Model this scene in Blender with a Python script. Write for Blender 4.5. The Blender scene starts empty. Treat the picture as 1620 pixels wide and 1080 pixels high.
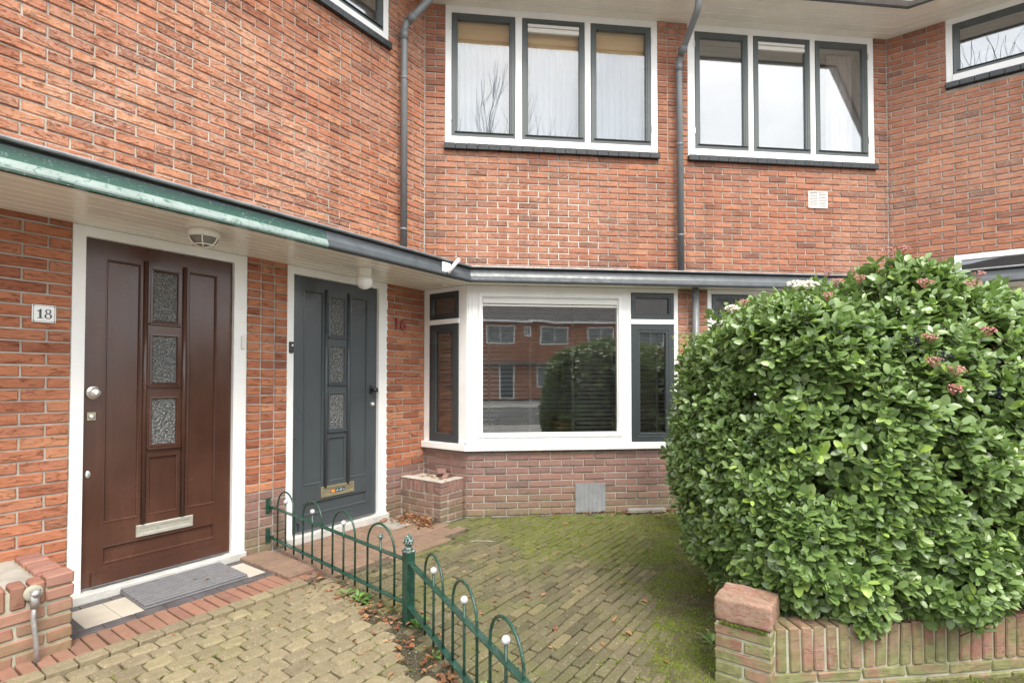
import bpy, bmesh, math, random
from math import sin, cos, tan, pi, radians, sqrt
from mathutils import Vector, Matrix, noise as mnoise

random.seed(7)
SC = bpy.context.scene
COL = SC.collection

# ------------------------------------------------------------------ camera
CAMH = 1.33
FPX = 820.0
PITCH = radians(1.2)
cam_d = bpy.data.cameras.new('camera')
cam_o = bpy.data.objects.new('camera', cam_d)
COL.objects.link(cam_o)
cam_d.sensor_width = 36.0
cam_d.lens = FPX / 1620.0 * 36.0
cam_d.shift_y = 42.8 / 1620.0
cam_d.clip_start = 0.05
cam_d.clip_end = 2000
cam_o.location = (0, 0, CAMH)
cam_o.rotation_euler = (pi / 2 + PITCH, 0, 0)
SC.camera = cam_o

# ------------------------------------------------------------------ sky and sun (bright overcast day)
SUN_EL, SUN_AZ = radians(55), radians(160)      # azimuth clockwise from +Y (sun behind the camera, a little right)
W = bpy.data.worlds.new('World')
SC.world = W
W.use_nodes = True
nt = W.node_tree
nt.nodes.clear()
w_out = nt.nodes.new('ShaderNodeOutputWorld')
w_bg = nt.nodes.new('ShaderNodeBackground')
w_sky = nt.nodes.new('ShaderNodeTexSky')
w_sky.sky_type = 'NISHITA'
w_sky.sun_disc = False
w_sky.sun_elevation = SUN_EL
w_sky.sun_rotation = SUN_AZ
w_sky.air_density = 1.0
w_sky.dust_density = 6.0
w_sky.ozone_density = 1.0
w_co = nt.nodes.new('ShaderNodeTexCoord')
w_no = nt.nodes.new('ShaderNodeTexNoise')
w_no.inputs['Scale'].default_value = 2.8
w_no.inputs['Detail'].default_value = 6
w_no.inputs['Distortion'].default_value = 0.6
w_rp = nt.nodes.new('ShaderNodeValToRGB')
w_rp.color_ramp.elements[0].position = 0.3
w_rp.color_ramp.elements[0].color = (5.0, 5.5, 6.0, 1)
w_rp.color_ramp.elements[1].position = 0.7
w_rp.color_ramp.elements[1].color = (9.0, 9.1, 9.0, 1)
w_mx = nt.nodes.new('ShaderNodeMixRGB')
w_mx.inputs['Fac'].default_value = 0.82
nt.links.new(w_co.outputs['Generated'], w_no.inputs['Vector'])
nt.links.new(w_no.outputs['Fac'], w_rp.inputs['Fac'])
nt.links.new(w_sky.outputs['Color'], w_mx.inputs['Color1'])
nt.links.new(w_rp.outputs['Color'], w_mx.inputs['Color2'])
nt.links.new(w_mx.outputs['Color'], w_bg.inputs['Color'])
w_bg.inputs['Strength'].default_value = 0.125
nt.links.new(w_bg.outputs['Background'], w_out.inputs['Surface'])

sun_d = bpy.data.lights.new('sun', 'SUN')
sun_d.energy = 1.5
sun_d.angle = radians(26)
sun_d.color = (1.0, 0.945, 0.86)
sun_o = bpy.data.objects.new('sun', sun_d)
COL.objects.link(sun_o)
sd = Vector((sin(SUN_AZ) * cos(SUN_EL), cos(SUN_AZ) * cos(SUN_EL), sin(SUN_EL)))
sun_o.rotation_euler = sd.to_track_quat('Z', 'Y').to_euler()
sun_o.location = sd * 60

SC.view_settings.view_transform = 'Standard'
SC.view_settings.look = 'None'
SC.view_settings.gamma = 1.0
SC.view_settings.use_curve_mapping = False
SC.view_settings.exposure = 1.58
SC.render.engine = 'CYCLES'
SC.cycles.use_denoising = True
SC.cycles.max_bounces = 7
SC.cycles.diffuse_bounces = 4
SC.cycles.glossy_bounces = 4
SC.cycles.transmission_bounces = 4
SC.cycles.transparent_max_bounces = 12
SC.cycles.sample_clamp_indirect = 6.0

# ================================================================== helpers
WM = {}
IDN = Matrix.Identity(4)


def v2(a):
    return Vector((a[0], a[1]))


def frame(o, u):
    """Wall frame: x along the wall, y into the wall, z up."""
    return Matrix(((u[0], -u[1], 0, o[0]), (u[1], u[0], 0, o[1]), (0, 0, 1, 0), (0, 0, 0, 1)))


def tag(o, label=None, cat=None, group=None, kind=None):
    if label: o['label'] = label
    if cat: o['category'] = cat
    if group: o['group'] = group
    if kind: o['kind'] = kind
    return o


def link(o, m, parent=None):
    COL.objects.link(o)
    if parent is not None:
        o.parent = parent
        o.matrix_parent_inverse = WM[parent.name].inverted()
    o.matrix_basis = m
    WM[o.name] = m.copy()
    return o


def thing(name, loc, label=None, cat=None, group=None, parent=None):
    o = bpy.data.objects.new(name, None)
    o.empty_display_size = 0.1
    link(o, Matrix.Translation(loc), parent)
    return tag(o, label, cat, group)


class MB:
    """collects geometry of ONE part"""
    def __init__(s):
        s.v = []; s.f = []; s.t = []; s.uv = []; s.sm = []

    def add(s, verts, faces, tint=0.0, uvs=None, smooth=False):
        b = len(s.v)
        s.v += [tuple(p) for p in verts]
        s.f += [tuple(b + i for i in f) for f in faces]
        s.t += [tint] * len(verts)
        s.uv += uvs if uvs else [(p[0] + p[1] * 0.7, p[2] + p[1] * 0.7) for p in verts]
        s.sm += [smooth] * len(faces)
        return s

    def box(s, x0, x1, y0, y1, z0, z1, b=0.0, tint=0.0):
        if b <= 0:
            vs = [(x, y, z) for x in (x0, x1) for y in (y0, y1) for z in (z0, z1)]
            fs = [(0, 1, 3, 2), (4, 6, 7, 5), (0, 4, 5, 1), (2, 3, 7, 6), (0, 2, 6, 4), (1, 5, 7, 3)]
            return s.add(vs, fs, tint)
        v, f = block_geo(x1 - x0, y1 - y0, z1 - z0, b)
        c = ((x0 + x1) / 2, (y0 + y1) / 2, (z0 + z1) / 2)
        return s.add([(p[0] + c[0], p[1] + c[1], p[2] + c[2]) for p in v], f, tint)

    def ring(s, x0, x1, z0, z1, prof):
        """mitred rectangular frame in the xz plane; prof = [(inset, y)...] open strip"""
        b = len(prof)
        vs = []
        for (i, y) in prof:
            vs += [(x0 + i, y, z0 + i), (x1 - i, y, z0 + i), (x1 - i, y, z1 - i), (x0 + i, y, z1 - i)]
        fs = []
        for k in range(b - 1):
            for j in range(4):
                a = k * 4 + j; c = k * 4 + (j + 1) % 4
                fs.append((a, c, c + 4, a + 4))
        return s.add(vs, fs)

    def prism(s, pts, y0, y1):
        """polygon pts in xz extruded y0..y1"""
        n = len(pts)
        vs = [(p[0], y0, p[1]) for p in pts] + [(p[0], y1, p[1]) for p in pts]
        fs = [tuple(range(n)), tuple(range(2 * n - 1, n - 1, -1))]
        for i in range(n):
            j = (i + 1) % n
            fs.append((i, i + n, j + n, j))
        return s.add(vs, fs)

    def tube(s, path, r, n=8, caps=True, smooth=True):
        path = [Vector(p) for p in path]
        rr = r if isinstance(r, (list, tuple)) else [r] * len(path)
        vs = []; fs = []
        prev = None
        for i, p in enumerate(path):
            a = path[max(i - 1, 0)]; c = path[min(i + 1, len(path) - 1)]
            d = (c - a).normalized()
            if prev is None:
                ref = Vector((0, 0, 1)) if abs(d.z) < 0.9 else Vector((1, 0, 0))
                e1 = d.cross(ref).normalized()
            else:
                e1 = (prev - d * prev.dot(d)).normalized()
            e2 = d.cross(e1)
            prev = e1
            for k in range(n):
                th = 2 * pi * k / n
                q = p + (e1 * cos(th) + e2 * sin(th)) * rr[i]
                vs.append(tuple(q))
        for i in range(len(path) - 1):
            for k in range(n):
                a = i * n + k; b = i * n + (k + 1) % n
                fs.append((a, b, b + n, a + n))
        if caps:
            fs.append(tuple(range(n - 1, -1, -1)))
            fs.append(tuple(range((len(path) - 1) * n, len(path) * n)))
        return s.add(vs, fs, smooth=smooth)

    def lathe(s, prof, c, axis='z', n=20, smooth=True, sx=1.0):
        """prof = [(r, h)...]; axis z or y (h along it)"""
        vs = []; fs = []
        m = len(prof)
        for (r, h) in prof:
            for k in range(n):
                th = 2 * pi * k / n
                if axis == 'z':
                    vs.append((c[0] + r * cos(th) * sx, c[1] + r * sin(th), c[2] + h))
                else:
                    vs.append((c[0] + r * cos(th) * sx, c[1] + h, c[2] + r * sin(th)))
        for i in range(m - 1):
            for k in range(n):
                a = i * n + k; b = i * n + (k + 1) % n
                fs.append((a, b, b + n, a + n))
        fs.append(tuple(range(n))); fs.append(tuple(range((m - 1) * n, m * n)))
        return s.add(vs, fs, smooth=smooth)

    def mesh(s, name, mat):
        me = bpy.data.meshes.new(name)
        me.from_pydata(s.v, [], s.f)
        at = me.attributes.new('tint', 'FLOAT', 'POINT')
        at.data.foreach_set('value', s.t)
        uvl = me.uv_layers.new(name='UVMap')
        li = [0] * len(me.loops)
        me.loops.foreach_get('vertex_index', li)
        flat = []
        for i in li:
            flat += s.uv[i]
        uvl.data.foreach_set('uv', flat)
        me.polygons.foreach_set('use_smooth', s.sm)
        me.materials.append(mat)
        bm = bmesh.new(); bm.from_mesh(me)
        if s.fix:
            bmesh.ops.recalc_face_normals(bm, faces=bm.faces)
        bm.to_mesh(me); bm.free()
        return me
    fix = True

    def build(s, name, mat, parent=None, fr=IDN, label=None, cat=None, group=None, kind=None):
        o = bpy.data.objects.new(name, s.mesh(name, mat))
        link(o, fr, parent)
        return tag(o, label, cat, group, kind)


def block_geo(L, D, H, b, jit=0.0, rng=random):
    """box with chamfered edges: 24 verts, 44 triangles"""
    hx, hy, hz = L / 2, D / 2, H / 2
    j = lambda: rng.uniform(-jit, jit) if jit else 0.0
    vs = []; idx = {}
    for sx in (-1, 1):
        for sy in (-1, 1):
            for sz in (-1, 1):
                J = (j(), j(), j())
                for ax in range(3):
                    p = [sx * (hx - b), sy * (hy - b), sz * (hz - b)]
                    p[ax] = (sx * hx, sy * hy, sz * hz)[ax]
                    idx[(sx, sy, sz, ax)] = len(vs)
                    vs.append((p[0] + J[0], p[1] + J[1], p[2] + J[2]))
    fs = []
    for s1 in (-1, 1):
        fs.append([idx[(s1, -1, -1, 0)], idx[(s1, 1, -1, 0)], idx[(s1, 1, 1, 0)], idx[(s1, -1, 1, 0)]])
        fs.append([idx[(-1, s1, -1, 1)], idx[(1, s1, -1, 1)], idx[(1, s1, 1, 1)], idx[(-1, s1, 1, 1)]])
        fs.append([idx[(-1, -1, s1, 2)], idx[(1, -1, s1, 2)], idx[(1, 1, s1, 2)], idx[(-1, 1, s1, 2)]])
        for s2 in (-1, 1):
            fs.append([idx[(s1, s2, -1, 0)], idx[(s1, s2, -1, 1)], idx[(s1, s2, 1, 1)], idx[(s1, s2, 1, 0)]])
            fs.append([idx[(s1, -1, s2, 0)], idx[(s1, -1, s2, 2)], idx[(s1, 1, s2, 2)], idx[(s1, 1, s2, 0)]])
            fs.append([idx[(-1, s1, s2, 1)], idx[(-1, s1, s2, 2)], idx[(1, s1, s2, 2)], idx[(1, s1, s2, 1)]])
            for s3 in (-1, 1):
                fs.append([idx[(s1, s2, s3, a)] for a in range(3)])
    return vs, [tuple(f) for f in fs]


# ------------------------------------------------------------------ materials
class NT:
    def __init__(s, name):
        s.m = bpy.data.materials.new(name)
        s.m.use_nodes = True
        s.n = s.m.node_tree.nodes
        s.l = s.m.node_tree.links
        s.b = s.n['Principled BSDF']

    def new(s, t, **kw):
        n = s.n.new('ShaderNode' + t)
        for k, v in kw.items():
            setattr(n, k, v)
        return n

    def ln(s, a, b):
        s.l.new(a, b)

    def noise(s, scale, detail=3, dist=0.0, vec=None, rough=0.5):
        n = s.new('TexNoise')
        n.inputs['Scale'].default_value = scale
        n.inputs['Detail'].default_value = detail
        n.inputs['Distortion'].default_value = dist
        n.inputs['Roughness'].default_value = rough
        if vec is not None: s.ln(vec, n.inputs['Vector'])
        return n.outputs['Fac']

    def ramp(s, fac, stops, interp='LINEAR'):
        r = s.new('ValToRGB')
        r.color_ramp.interpolation = interp
        el = r.color_ramp.elements
        while len(el) < len(stops): el.new(0.5)
        for e, (p, c) in zip(el, stops):
            e.position = p
            e.color = (c[0], c[1], c[2], 1) if isinstance(c, (tuple, list)) else (c, c, c, 1)
        s.ln(fac, r.inputs['Fac'])
        return r.outputs['Color']

    def math(s, op, a, b=None, clamp=False):
        n = s.new('Math', operation=op, use_clamp=clamp)
        for i, x in enumerate((a, b)):
            if x is None: continue
            if isinstance(x, (int, float)): n.inputs[i].default_value = x
            else: s.ln(x, n.inputs[i])
        return n.outputs[0]

    def mix(s, fac, a, b, mode='MIX'):
        n = s.new('MixRGB', blend_type=mode)
        for i, x in enumerate((fac, a, b)):
            if isinstance(x, (int, float)): n.inputs[i].default_value = x
            elif isinstance(x, (tuple, list)): n.inputs[i].default_value = (x[0], x[1], x[2], 1)
            else: s.ln(x, n.inputs[i])
        return n.outputs[0]

    def mapping(s, vec, scale=(1, 1, 1), loc=(0, 0, 0), rot=(0, 0, 0)):
        n = s.new('Mapping')
        n.inputs['Scale'].default_value = scale
        n.inputs['Location'].default_value = loc
        n.inputs['Rotation'].default_value = rot
        s.ln(vec, n.inputs['Vector'])
        return n.outputs[0]

    def pos(s):
        return s.new('NewGeometry').outputs['Position']

    def bump(s, h, strength=0.3, dist=0.01, prev=None):
        n = s.new('Bump')
        n.inputs['Strength'].default_value = strength
        n.inputs['Distance'].default_value = dist
        s.ln(h, n.inputs['Height'])
        if prev is not None: s.ln(prev, n.inputs['Normal'])
        return n.outputs[0]

    def setp(s, **kw):
        for k, v in kw.items():
            inp = s.b.inputs[{'color': 'Base Color', 'rough': 'Roughness', 'metal': 'Metallic', 'spec': 'Specular IOR Level',
                              'normal': 'Normal', 'coat': 'Coat Weight', 'sub': 'Subsurface Weight',
                              'trans': 'Transmission Weight', 'ior': 'IOR', 'emit': 'Emission Color', 'es': 'Emission Strength'}[k]]
            if isinstance(v, (int, float)): inp.default_value = v
            elif isinstance(v, (tuple, list)): inp.default_value = (v[0], v[1], v[2], 1)
            else: s.ln(v, inp)
        return s.m


def paint(name, col, rough=0.4, var=0.12, scale=6.0, bump=0.05, bscale=60, dirt=None, spec=0.5, coat=0.0, metal=0.0, dirt_amt=0.5, dlo=.58, dhi=.72):
    t = NT(name)
    p = t.pos()
    n1 = t.noise(scale, 5, 0.4, p)
    hi = tuple(min(1, c * (1 + var)) for c in col)
    lo = tuple(c * (1 - var) for c in col)
    c = t.ramp(n1, [(0.3, lo), (0.7, hi)])
    if dirt:
        n2 = t.noise(scale * 4, 8, 1.2, p, 0.7)
        f = t.ramp(n2, [(dlo, 0.0), (dhi, dirt_amt)])
        c = t.mix(f, c, dirt)
    rr = t.ramp(t.noise(scale * 2.3, 4, 0, p), [(0.3, max(0.02, rough * 0.8)), (0.7, min(1, rough * 1.25))])
    b = t.bump(t.noise(bscale, 3, 0.2, p), bump, 0.01)
    return t.setp(color=c, rough=rr, spec=spec, normal=b, coat=coat, metal=metal)


def brick_mat(name, stops, eff=0.0, moss=0.0, moss_top=0.7, crease=1.0, dark=0.0, effcol=(0.62, 0.47, 0.40), lime=None, effb=(0.40, 0.10, 0.66, 1.0), streak=0.0):
    t = NT(name)
    p = t.pos()
    uv = t.new('TexCoord').outputs['UV']
    oi = t.new('ObjectInfo').outputs['Random']
    at = t.new('Attribute', attribute_name='tint').outputs['Fac']
    r = t.math('FRACT', t.math('ADD', at, t.math('MULTIPLY', oi, 7.31)))
    off = t.new('CombineXYZ')
    t.ln(t.math('MULTIPLY', r, 53.0), off.inputs[0]); t.ln(t.math('MULTIPLY', r, 31.0), off.inputs[1]); t.ln(t.math('MULTIPLY', r, 17.0), off.inputs[2])
    va = t.new('VectorMath', operation='ADD')
    t.ln(uv, va.inputs[0]); t.ln(off.outputs[0], va.inputs[1])
    vec = va.outputs[0]
    c = t.ramp(r, stops)
    # clay body: mottled along the brick
    n0 = t.noise(11, 4, 0.8, t.mapping(vec, (1, 2.0, 1)))
    c = t.mix(t.ramp(n0, [(0.3, 0.0), (0.75, 0.55)]), c, t.mix(1.0, c, (1.35, 1.5, 1.6), 'MULTIPLY'))
    # hand-moulded folds: bump, plus crease shade painted dark into the colour
    ang = t.math('MULTIPLY', t.math('SUBTRACT', r, 0.5), 0.9)
    mp = t.new('Mapping'); t.ln(vec, mp.inputs['Vector'])
    rot = t.new('CombineXYZ'); t.ln(ang, rot.inputs[2]); t.ln(rot.outputs[0], mp.inputs['Rotation'])
    mp.inputs['Scale'].default_value = (8, 34, 1)
    fold = t.noise(1.0, 5, 2.2, mp.outputs[0], 0.62)
    band = t.ramp(fold, [(0.33, 0.0), (0.44, 1.0), (0.55, 0.8), (0.72, 1.0)])
    amt = t.ramp(t.noise(7, 2, 0.3, vec), [(0.35, 0.15), (0.65, 1.0)])
    crease_shade = t.math('MULTIPLY', t.math('SUBTRACT', 1.0, band), t.math('MULTIPLY', amt, 0.55 * crease))
    c = t.mix(crease_shade, c, (0.10, 0.035, 0.022))
    grit = t.noise(230, 3, 0.2, vec, 0.7)
    c = t.mix(t.ramp(grit, [(0.60, 0.0), (0.75, 0.35)]), c, (0.10, 0.05, 0.04))
    # lime bloom / efflorescence in broad uneven patches
    if eff > 0:
        big = t.noise(0.85, 4, 0.5, t.mapping(p, (1, 1, 1.3), lime or (0, 0, 0)))
        fine = t.noise(26, 6, 1.8, vec, 0.75)
        m = t.math('MULTIPLY', t.ramp(big, [(effb[0], effb[1]), (effb[2], effb[3])]), t.ramp(fine, [(0.42, 0.0), (0.66, 1.0)]))
        c = t.mix(t.math('MULTIPLY', m, eff, True), c, effcol)
    if streak > 0:
        stn = t.noise(1.0, 5, 0.3, t.mapping(p, (5.5, 5.5, 0.45)), 0.6)
        c = t.mix(t.ramp(stn, [(0.50, 0.0), (0.68, streak)]), c, t.mix(1.0, c, (0.50, 0.47, 0.45), 'MULTIPLY'))
    if dark > 0:
        big2 = t.noise(1.1, 3, 0.3, p)
        c = t.mix(t.ramp(big2, [(0.45, 0.0), (0.7, dark)]), c, (0.075, 0.055, 0.045))
    if moss > 0:
        sep = t.new('SeparateXYZ'); t.ln(p, sep.inputs[0])
        h = t.math('SUBTRACT', 1.0, t.math('DIVIDE', sep.outputs[2], moss_top), True)
        mn = t.noise(5.5, 6, 0.8, p, 0.65)
        mf = t.math('MULTIPLY', t.ramp(mn, [(0.36, 0.0), (0.62, 1.0)]), t.math('MULTIPLY', h, moss), True)
        c = t.mix(mf, c, t.ramp(t.noise(30, 3, 0, p), [(0.3, (0.15, 0.155, 0.065)), (0.7, (0.23, 0.235, 0.11))]))
    b1 = t.bump(band, 0.75 * crease, 0.006)
    b2 = t.bump(grit, 0.35, 0.003, b1)
    return t.setp(color=c, rough=0.88, spec=0.25, normal=b2)


def mortar_mat(name, col, patch=None, pcol=(0.62, 0.58, 0.52)):
    t = NT(name)
    p = t.pos()
    n = t.noise(7, 6, 0.4, p, 0.65)
    c = t.ramp(n, [(0.3, tuple(x * 0.72 for x in col)), (0.7, tuple(min(1, x * 1.25) for x in col))])
    if patch:
        d = t.new('VectorMath', operation='DISTANCE'); t.ln(t.mapping(p, (1, 1, 1.25)), d.inputs[0])
        d.inputs[1].default_value = (patch[0], patch[1], patch[2] * 1.25)
        dd = t.math('ADD', d.outputs['Value'], t.math('MULTIPLY', t.noise(3, 4, 0.3, p), 1.1))
        c = t.mix(t.ramp(t.math('DIVIDE', dd, patch[3] * 2), [(0.45, 1.0), (0.62, 0.0)]), c, pcol)
    b = t.bump(t.noise(160, 4, 0.2, p), 0.5, 0.004)
    return t.setp(color=c, rough=0.95, spec=0.15, normal=b)


def paver_mat(name, stops, moss=1.0, mossbig=(0.45, 0.7), patch=None, grit=1.0, soil=0.0):
    t = NT(name)
    p = t.pos()
    oi = t.new('ObjectInfo').outputs['Random']
    at = t.new('Attribute', attribute_name='tint').outputs['Fac']
    r = t.math('FRACT', t.math('ADD', at, t.math('MULTIPLY', oi, 7.31)))
    c = t.ramp(r, stops)
    n0 = t.noise(18, 5, 0.6, p, 0.6)
    c = t.mix(t.ramp(n0, [(0.3, 0.0), (0.72, 0.6)]), c, t.mix(1.0, c, (0.62, 0.60, 0.55), 'MULTIPLY'))
    g = t.noise(95, 4, 0.2, p, 0.75)
    c = t.mix(t.ramp(g, [(0.60, 0.0), (0.68, 0.7 * grit)]), c, (0.52, 0.50, 0.44))
    g2 = t.noise(80, 3, 0.2, t.mapping(p, (1, 1, 1), (5, 3, 1)), 0.7)
    c = t.mix(t.ramp(g2, [(0.60, 0.0), (0.70, 0.6 * grit)]), c, (0.07, 0.065, 0.045))
    if soil > 0:
        c = t.mix(t.ramp(t.noise(2.4, 5, 0.6, p, 0.6), [(0.4, 0.0), (0.62, soil)]), c, (0.17, 0.125, 0.08))
    big = t.noise(1.25, 6, 0.5, p, 0.6)
    if patch:
        d = t.new('VectorMath', operation='DISTANCE'); t.ln(t.mapping(p, (1, 1.6, 1)), d.inputs[0])
        d.inputs[1].default_value = (patch[0], patch[1] * 1.6, 0)
        near = t.math('SUBTRACT', 1.0, t.math('DIVIDE', d.outputs['Value'], patch[2]), True)
        big = t.math('ADD', big, t.math('MULTIPLY', near, patch[3]))
    fine = t.noise(22, 7, 0.8, p, 0.7)
    mm = t.math('MULTIPLY', t.ramp(big, [(mossbig[0], 0.0), (mossbig[1], 1.0)]), t.ramp(fine, [(0.40, 0.0), (0.57, 1.0)]))
    mc = t.ramp(t.noise(60, 5, 0.3, p), [(0.3, (0.060, 0.078, 0.012)), (0.7, (0.135, 0.160, 0.026))])
    c = t.mix(t.math('MULTIPLY', mm, moss, True), c, mc)
    b = t.bump(g, 0.5, 0.004)
    b = t.bump(n0, 0.3, 0.006, b)
    return t.setp(color=c, rough=0.93, spec=0.2, normal=b)


M = {}
RED = [(0.0, (0.265, 0.090, 0.050)), (0.2, (0.375, 0.132, 0.068)), (0.5, (0.445, 0.168, 0.086)), (0.72, (0.355, 0.140, 0.082)), (0.90, (0.50, 0.215, 0.110)), (1.0, (0.225, 0.084, 0.055))]
FRED = [(0.0, (0.20, 0.090, 0.062)), (0.2, (0.315, 0.122, 0.072)), (0.5, (0.375, 0.150, 0.087)), (0.72, (0.31, 0.130, 0.084)), (0.90, (0.43, 0.182, 0.100)), (1.0, (0.17, 0.085, 0.066))]
PLI = [(0.0, (0.17, 0.098, 0.080)), (0.3, (0.235, 0.130, 0.104)), (0.6, (0.205, 0.122, 0.104)), (0.85, (0.26, 0.138, 0.106)), (1.0, (0.155, 0.098, 0.088))]
GAR = [(0.0, (0.22, 0.095, 0.072)), (0.3, (0.29, 0.125, 0.092)), (0.6, (0.27, 0.135, 0.105)), (0.85, (0.32, 0.150, 0.110)), (1.0, (0.20, 0.095, 0.080))]
M['brickL'] = brick_mat('hand_moulded_red_brick', RED, eff=0.25, crease=1.3, effcol=(0.58, 0.34, 0.24))
M['brickLU'] = brick_mat('bloomed_red_brick', RED, eff=0.85, crease=1.5, streak=.35, effcol=(0.58, 0.42, 0.32), lime=(3.1, 0.4, 0.9), effb=(0.34, 0.12, 0.62, 1.0))
M['brickF'] = brick_mat('red_brick', FRED, eff=0.7, crease=1.0, streak=.40, effcol=(0.50, 0.35, 0.26))
M['brickP'] = brick_mat('purple_plinth_brick', PLI, eff=0.25, moss=0.7, moss_top=0.32, crease=0.45, effcol=(0.45, 0.38, 0.33))
M['brickG'] = brick_mat('garden_brick', GAR, eff=0.3, moss=0.85, moss_top=0.42, crease=0.35, effcol=(0.5, 0.42, 0.36))
M['brickW'] = brick_mat('mossy_garden_wall_brick', GAR, eff=0.75, moss=1.6, moss_top=0.48, crease=0.8, streak=.5, effcol=(0.50, 0.44, 0.36))
M['mortL'] = mortar_mat('grey_mortar', (0.43, 0.40, 0.35))
M['mortF'] = mortar_mat('grey_mortar_repointed', (0.37, 0.35, 0.31), patch=(0.2, 5.5, 2.85, 1.25))
M['mortG'] = mortar_mat('mossy_mortar', (0.36, 0.35, 0.27))
M['white'] = paint('white_paint', (0.83, 0.83, 0.81), 0.35, 0.04, 5, 0.06, 40, dirt=(0.62, 0.60, 0.55), dirt_amt=.35, dlo=.60, dhi=.8)
M['cream'] = paint('cream_gloss_paint', (0.80, 0.77, 0.69), 0.22, 0.05, 3, 0.06, 25)
M['grey'] = paint('dark_grey_gloss_paint', (0.040, 0.048, 0.051), 0.30, 0.03, .5, 0.02, 30, spec=0.5)
M['greyu'] = paint('grey_green_sash_paint', (0.080, 0.094, 0.094), 0.30, 0.03, .5, 0.02, 30)
M['gutgrey'] = paint('weathered_grey_paint', (0.085, 0.098, 0.108), 0.33, 0.18, 9, 0.12, 40, dirt=(0.20, 0.21, 0.22), dirt_amt=0.45)
M['zincU'] = paint('light_zinc', (0.46, 0.50, 0.52), 0.4, 0.12, 9, metal=.3)
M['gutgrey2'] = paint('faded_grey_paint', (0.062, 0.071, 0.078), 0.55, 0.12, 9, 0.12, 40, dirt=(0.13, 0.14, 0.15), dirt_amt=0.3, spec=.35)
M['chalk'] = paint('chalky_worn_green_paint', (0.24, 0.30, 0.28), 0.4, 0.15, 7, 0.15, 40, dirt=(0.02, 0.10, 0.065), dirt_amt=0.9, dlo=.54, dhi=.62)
M['zinc'] = paint('zinc', (0.20, 0.21, 0.22), 0.45, 0.2, 14, 0.1, 50, metal=0.3)
M['pipe'] = paint('grey_pvc', (0.155, 0.165, 0.170), 0.35, 0.10, 10, 0.05, 50)
M['green'] = paint('green_gutter_paint', (0.007, 0.058, 0.036), 0.17, 0.2, 11, 0.10, 30, dirt=(0.42, 0.50, 0.46), dirt_amt=0.8)
M['black'] = paint('black', (0.012, 0.012, 0.013), 0.5, 0.1)
M['bitumen'] = paint('bitumen', (0.03, 0.03, 0.032), 0.8, 0.2, 6, 0.3, 90)
M['rooftile'] = paint('roof_tile', (0.085, 0.075, 0.075), 0.7, 0.25, 4, 0.3, 20)
M['silltile'] = paint('black_glazed_tile', (0.022, 0.025, 0.027), 0.3, 0.3, 12)
M['chrome'] = paint('satin_steel', (0.72, 0.70, 0.66), 0.28, 0.05, metal=0.9)
M['brass'] = paint('worn_brass', (0.42, 0.38, 0.26), 0.35, 0.12, 20, metal=0.7)
M['alu'] = paint('brushed_aluminium', (0.62, 0.62, 0.55), 0.33, 0.08, 20, metal=0.6)
M['galv'] = paint('galvanised_steel', (0.46, 0.46, 0.46), 0.42, 0.2, 25, 0.2, 80, metal=0.7)
M['plastic'] = paint('white_plastic', (0.75, 0.74, 0.70), 0.4, 0.03)
M['concrete'] = paint('concrete', (0.34, 0.32, 0.28), 0.9, 0.2, 8, 0.4, 120, dirt=(0.25, 0.24, 0.2))
M['sillstone'] = paint('painted_threshold', (0.50, 0.49, 0.46), 0.7, 0.15, 9, 0.3, 80, dirt=(0.30, 0.29, 0.26))
M['hatch'] = paint('zinc_sheet', (0.23, 0.24, 0.25), 0.55, 0.15, 7, 0.15, 20, dirt=(0.5, 0.5, 0.5))
M['fence'] = paint('green_fence_paint', (0.010, 0.050, 0.034), 0.33, 0.25, 16, 0.15, 60, dirt=(0.16, 0.20, 0.15), dirt_amt=0.6, dlo=.52, dhi=.72)
M['ballwhite'] = paint('worn_white_paint', (0.52, 0.52, 0.53), 0.5, 0.1, 40, 0.2, 120, dirt=(0.35, 0.36, 0.38), dirt_amt=0.7)
M['finial'] = paint('chipped_white_on_green', (0.012, 0.06, 0.04), 0.4, 0.2, 30, 0.2, 120, dirt=(0.6, 0.6, 0.6), dirt_amt=0.95, dlo=.52, dhi=.60)
M['tilewhite'] = paint('beige_step_tile', (0.46, 0.42, 0.355), 0.55, 0.08, 8, 0.05, 60, dirt=(0.42, 0.38, 0.32), dirt_amt=0.4)
M['tiledark'] = paint('dark_step_tile', (0.085, 0.078, 0.080), 0.6, 0.25, 10, 0.1, 60, dirt=(0.16, 0.15, 0.14))
M['bandbrick'] = paver_mat('red_band_paver', [(0, (0.28, 0.145, 0.105)), (0.5, (0.34, 0.18, 0.128)), (1, (0.26, 0.135, 0.105))], moss=0.25, mossbig=(0.55, 0.8), grit=0.15, soil=0.35)
M['mat'] = paint('grey_rubber_mat', (0.15, 0.148, 0.156), 0.75, 0.12, 20, 0.2, 150)
M['enamel'] = paint('white_enamel', (0.82, 0.82, 0.80), 0.15, 0.02)
M['ink'] = paint('black_enamel', (0.02, 0.02, 0.022), 0.3, 0.1)
M['rednum'] = paint('weathered_red_number', (0.27, 0.055, 0.050), 0.45, 0.2, 40)
M['opal'] = paint('opal_glass', (0.80, 0.80, 0.78), 0.08, 0.02, spec=0.7)
M['opalaged'] = paint('aged_opal_glass', (0.62, 0.60, 0.55), 0.10, 0.06, 15, spec=0.7)
M['lampglass'] = paint('ribbed_lamp_glass', (0.20, 0.19, 0.17), 0.08, 0.25, 40, 0.5, 90, spec=0.8)
M['soil'] = paint('soil', (0.095, 0.075, 0.050), 0.95, 0.35, 10, 0.8, 110, dirt=(0.11, 0.12, 0.04), dirt_amt=0.8)
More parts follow.
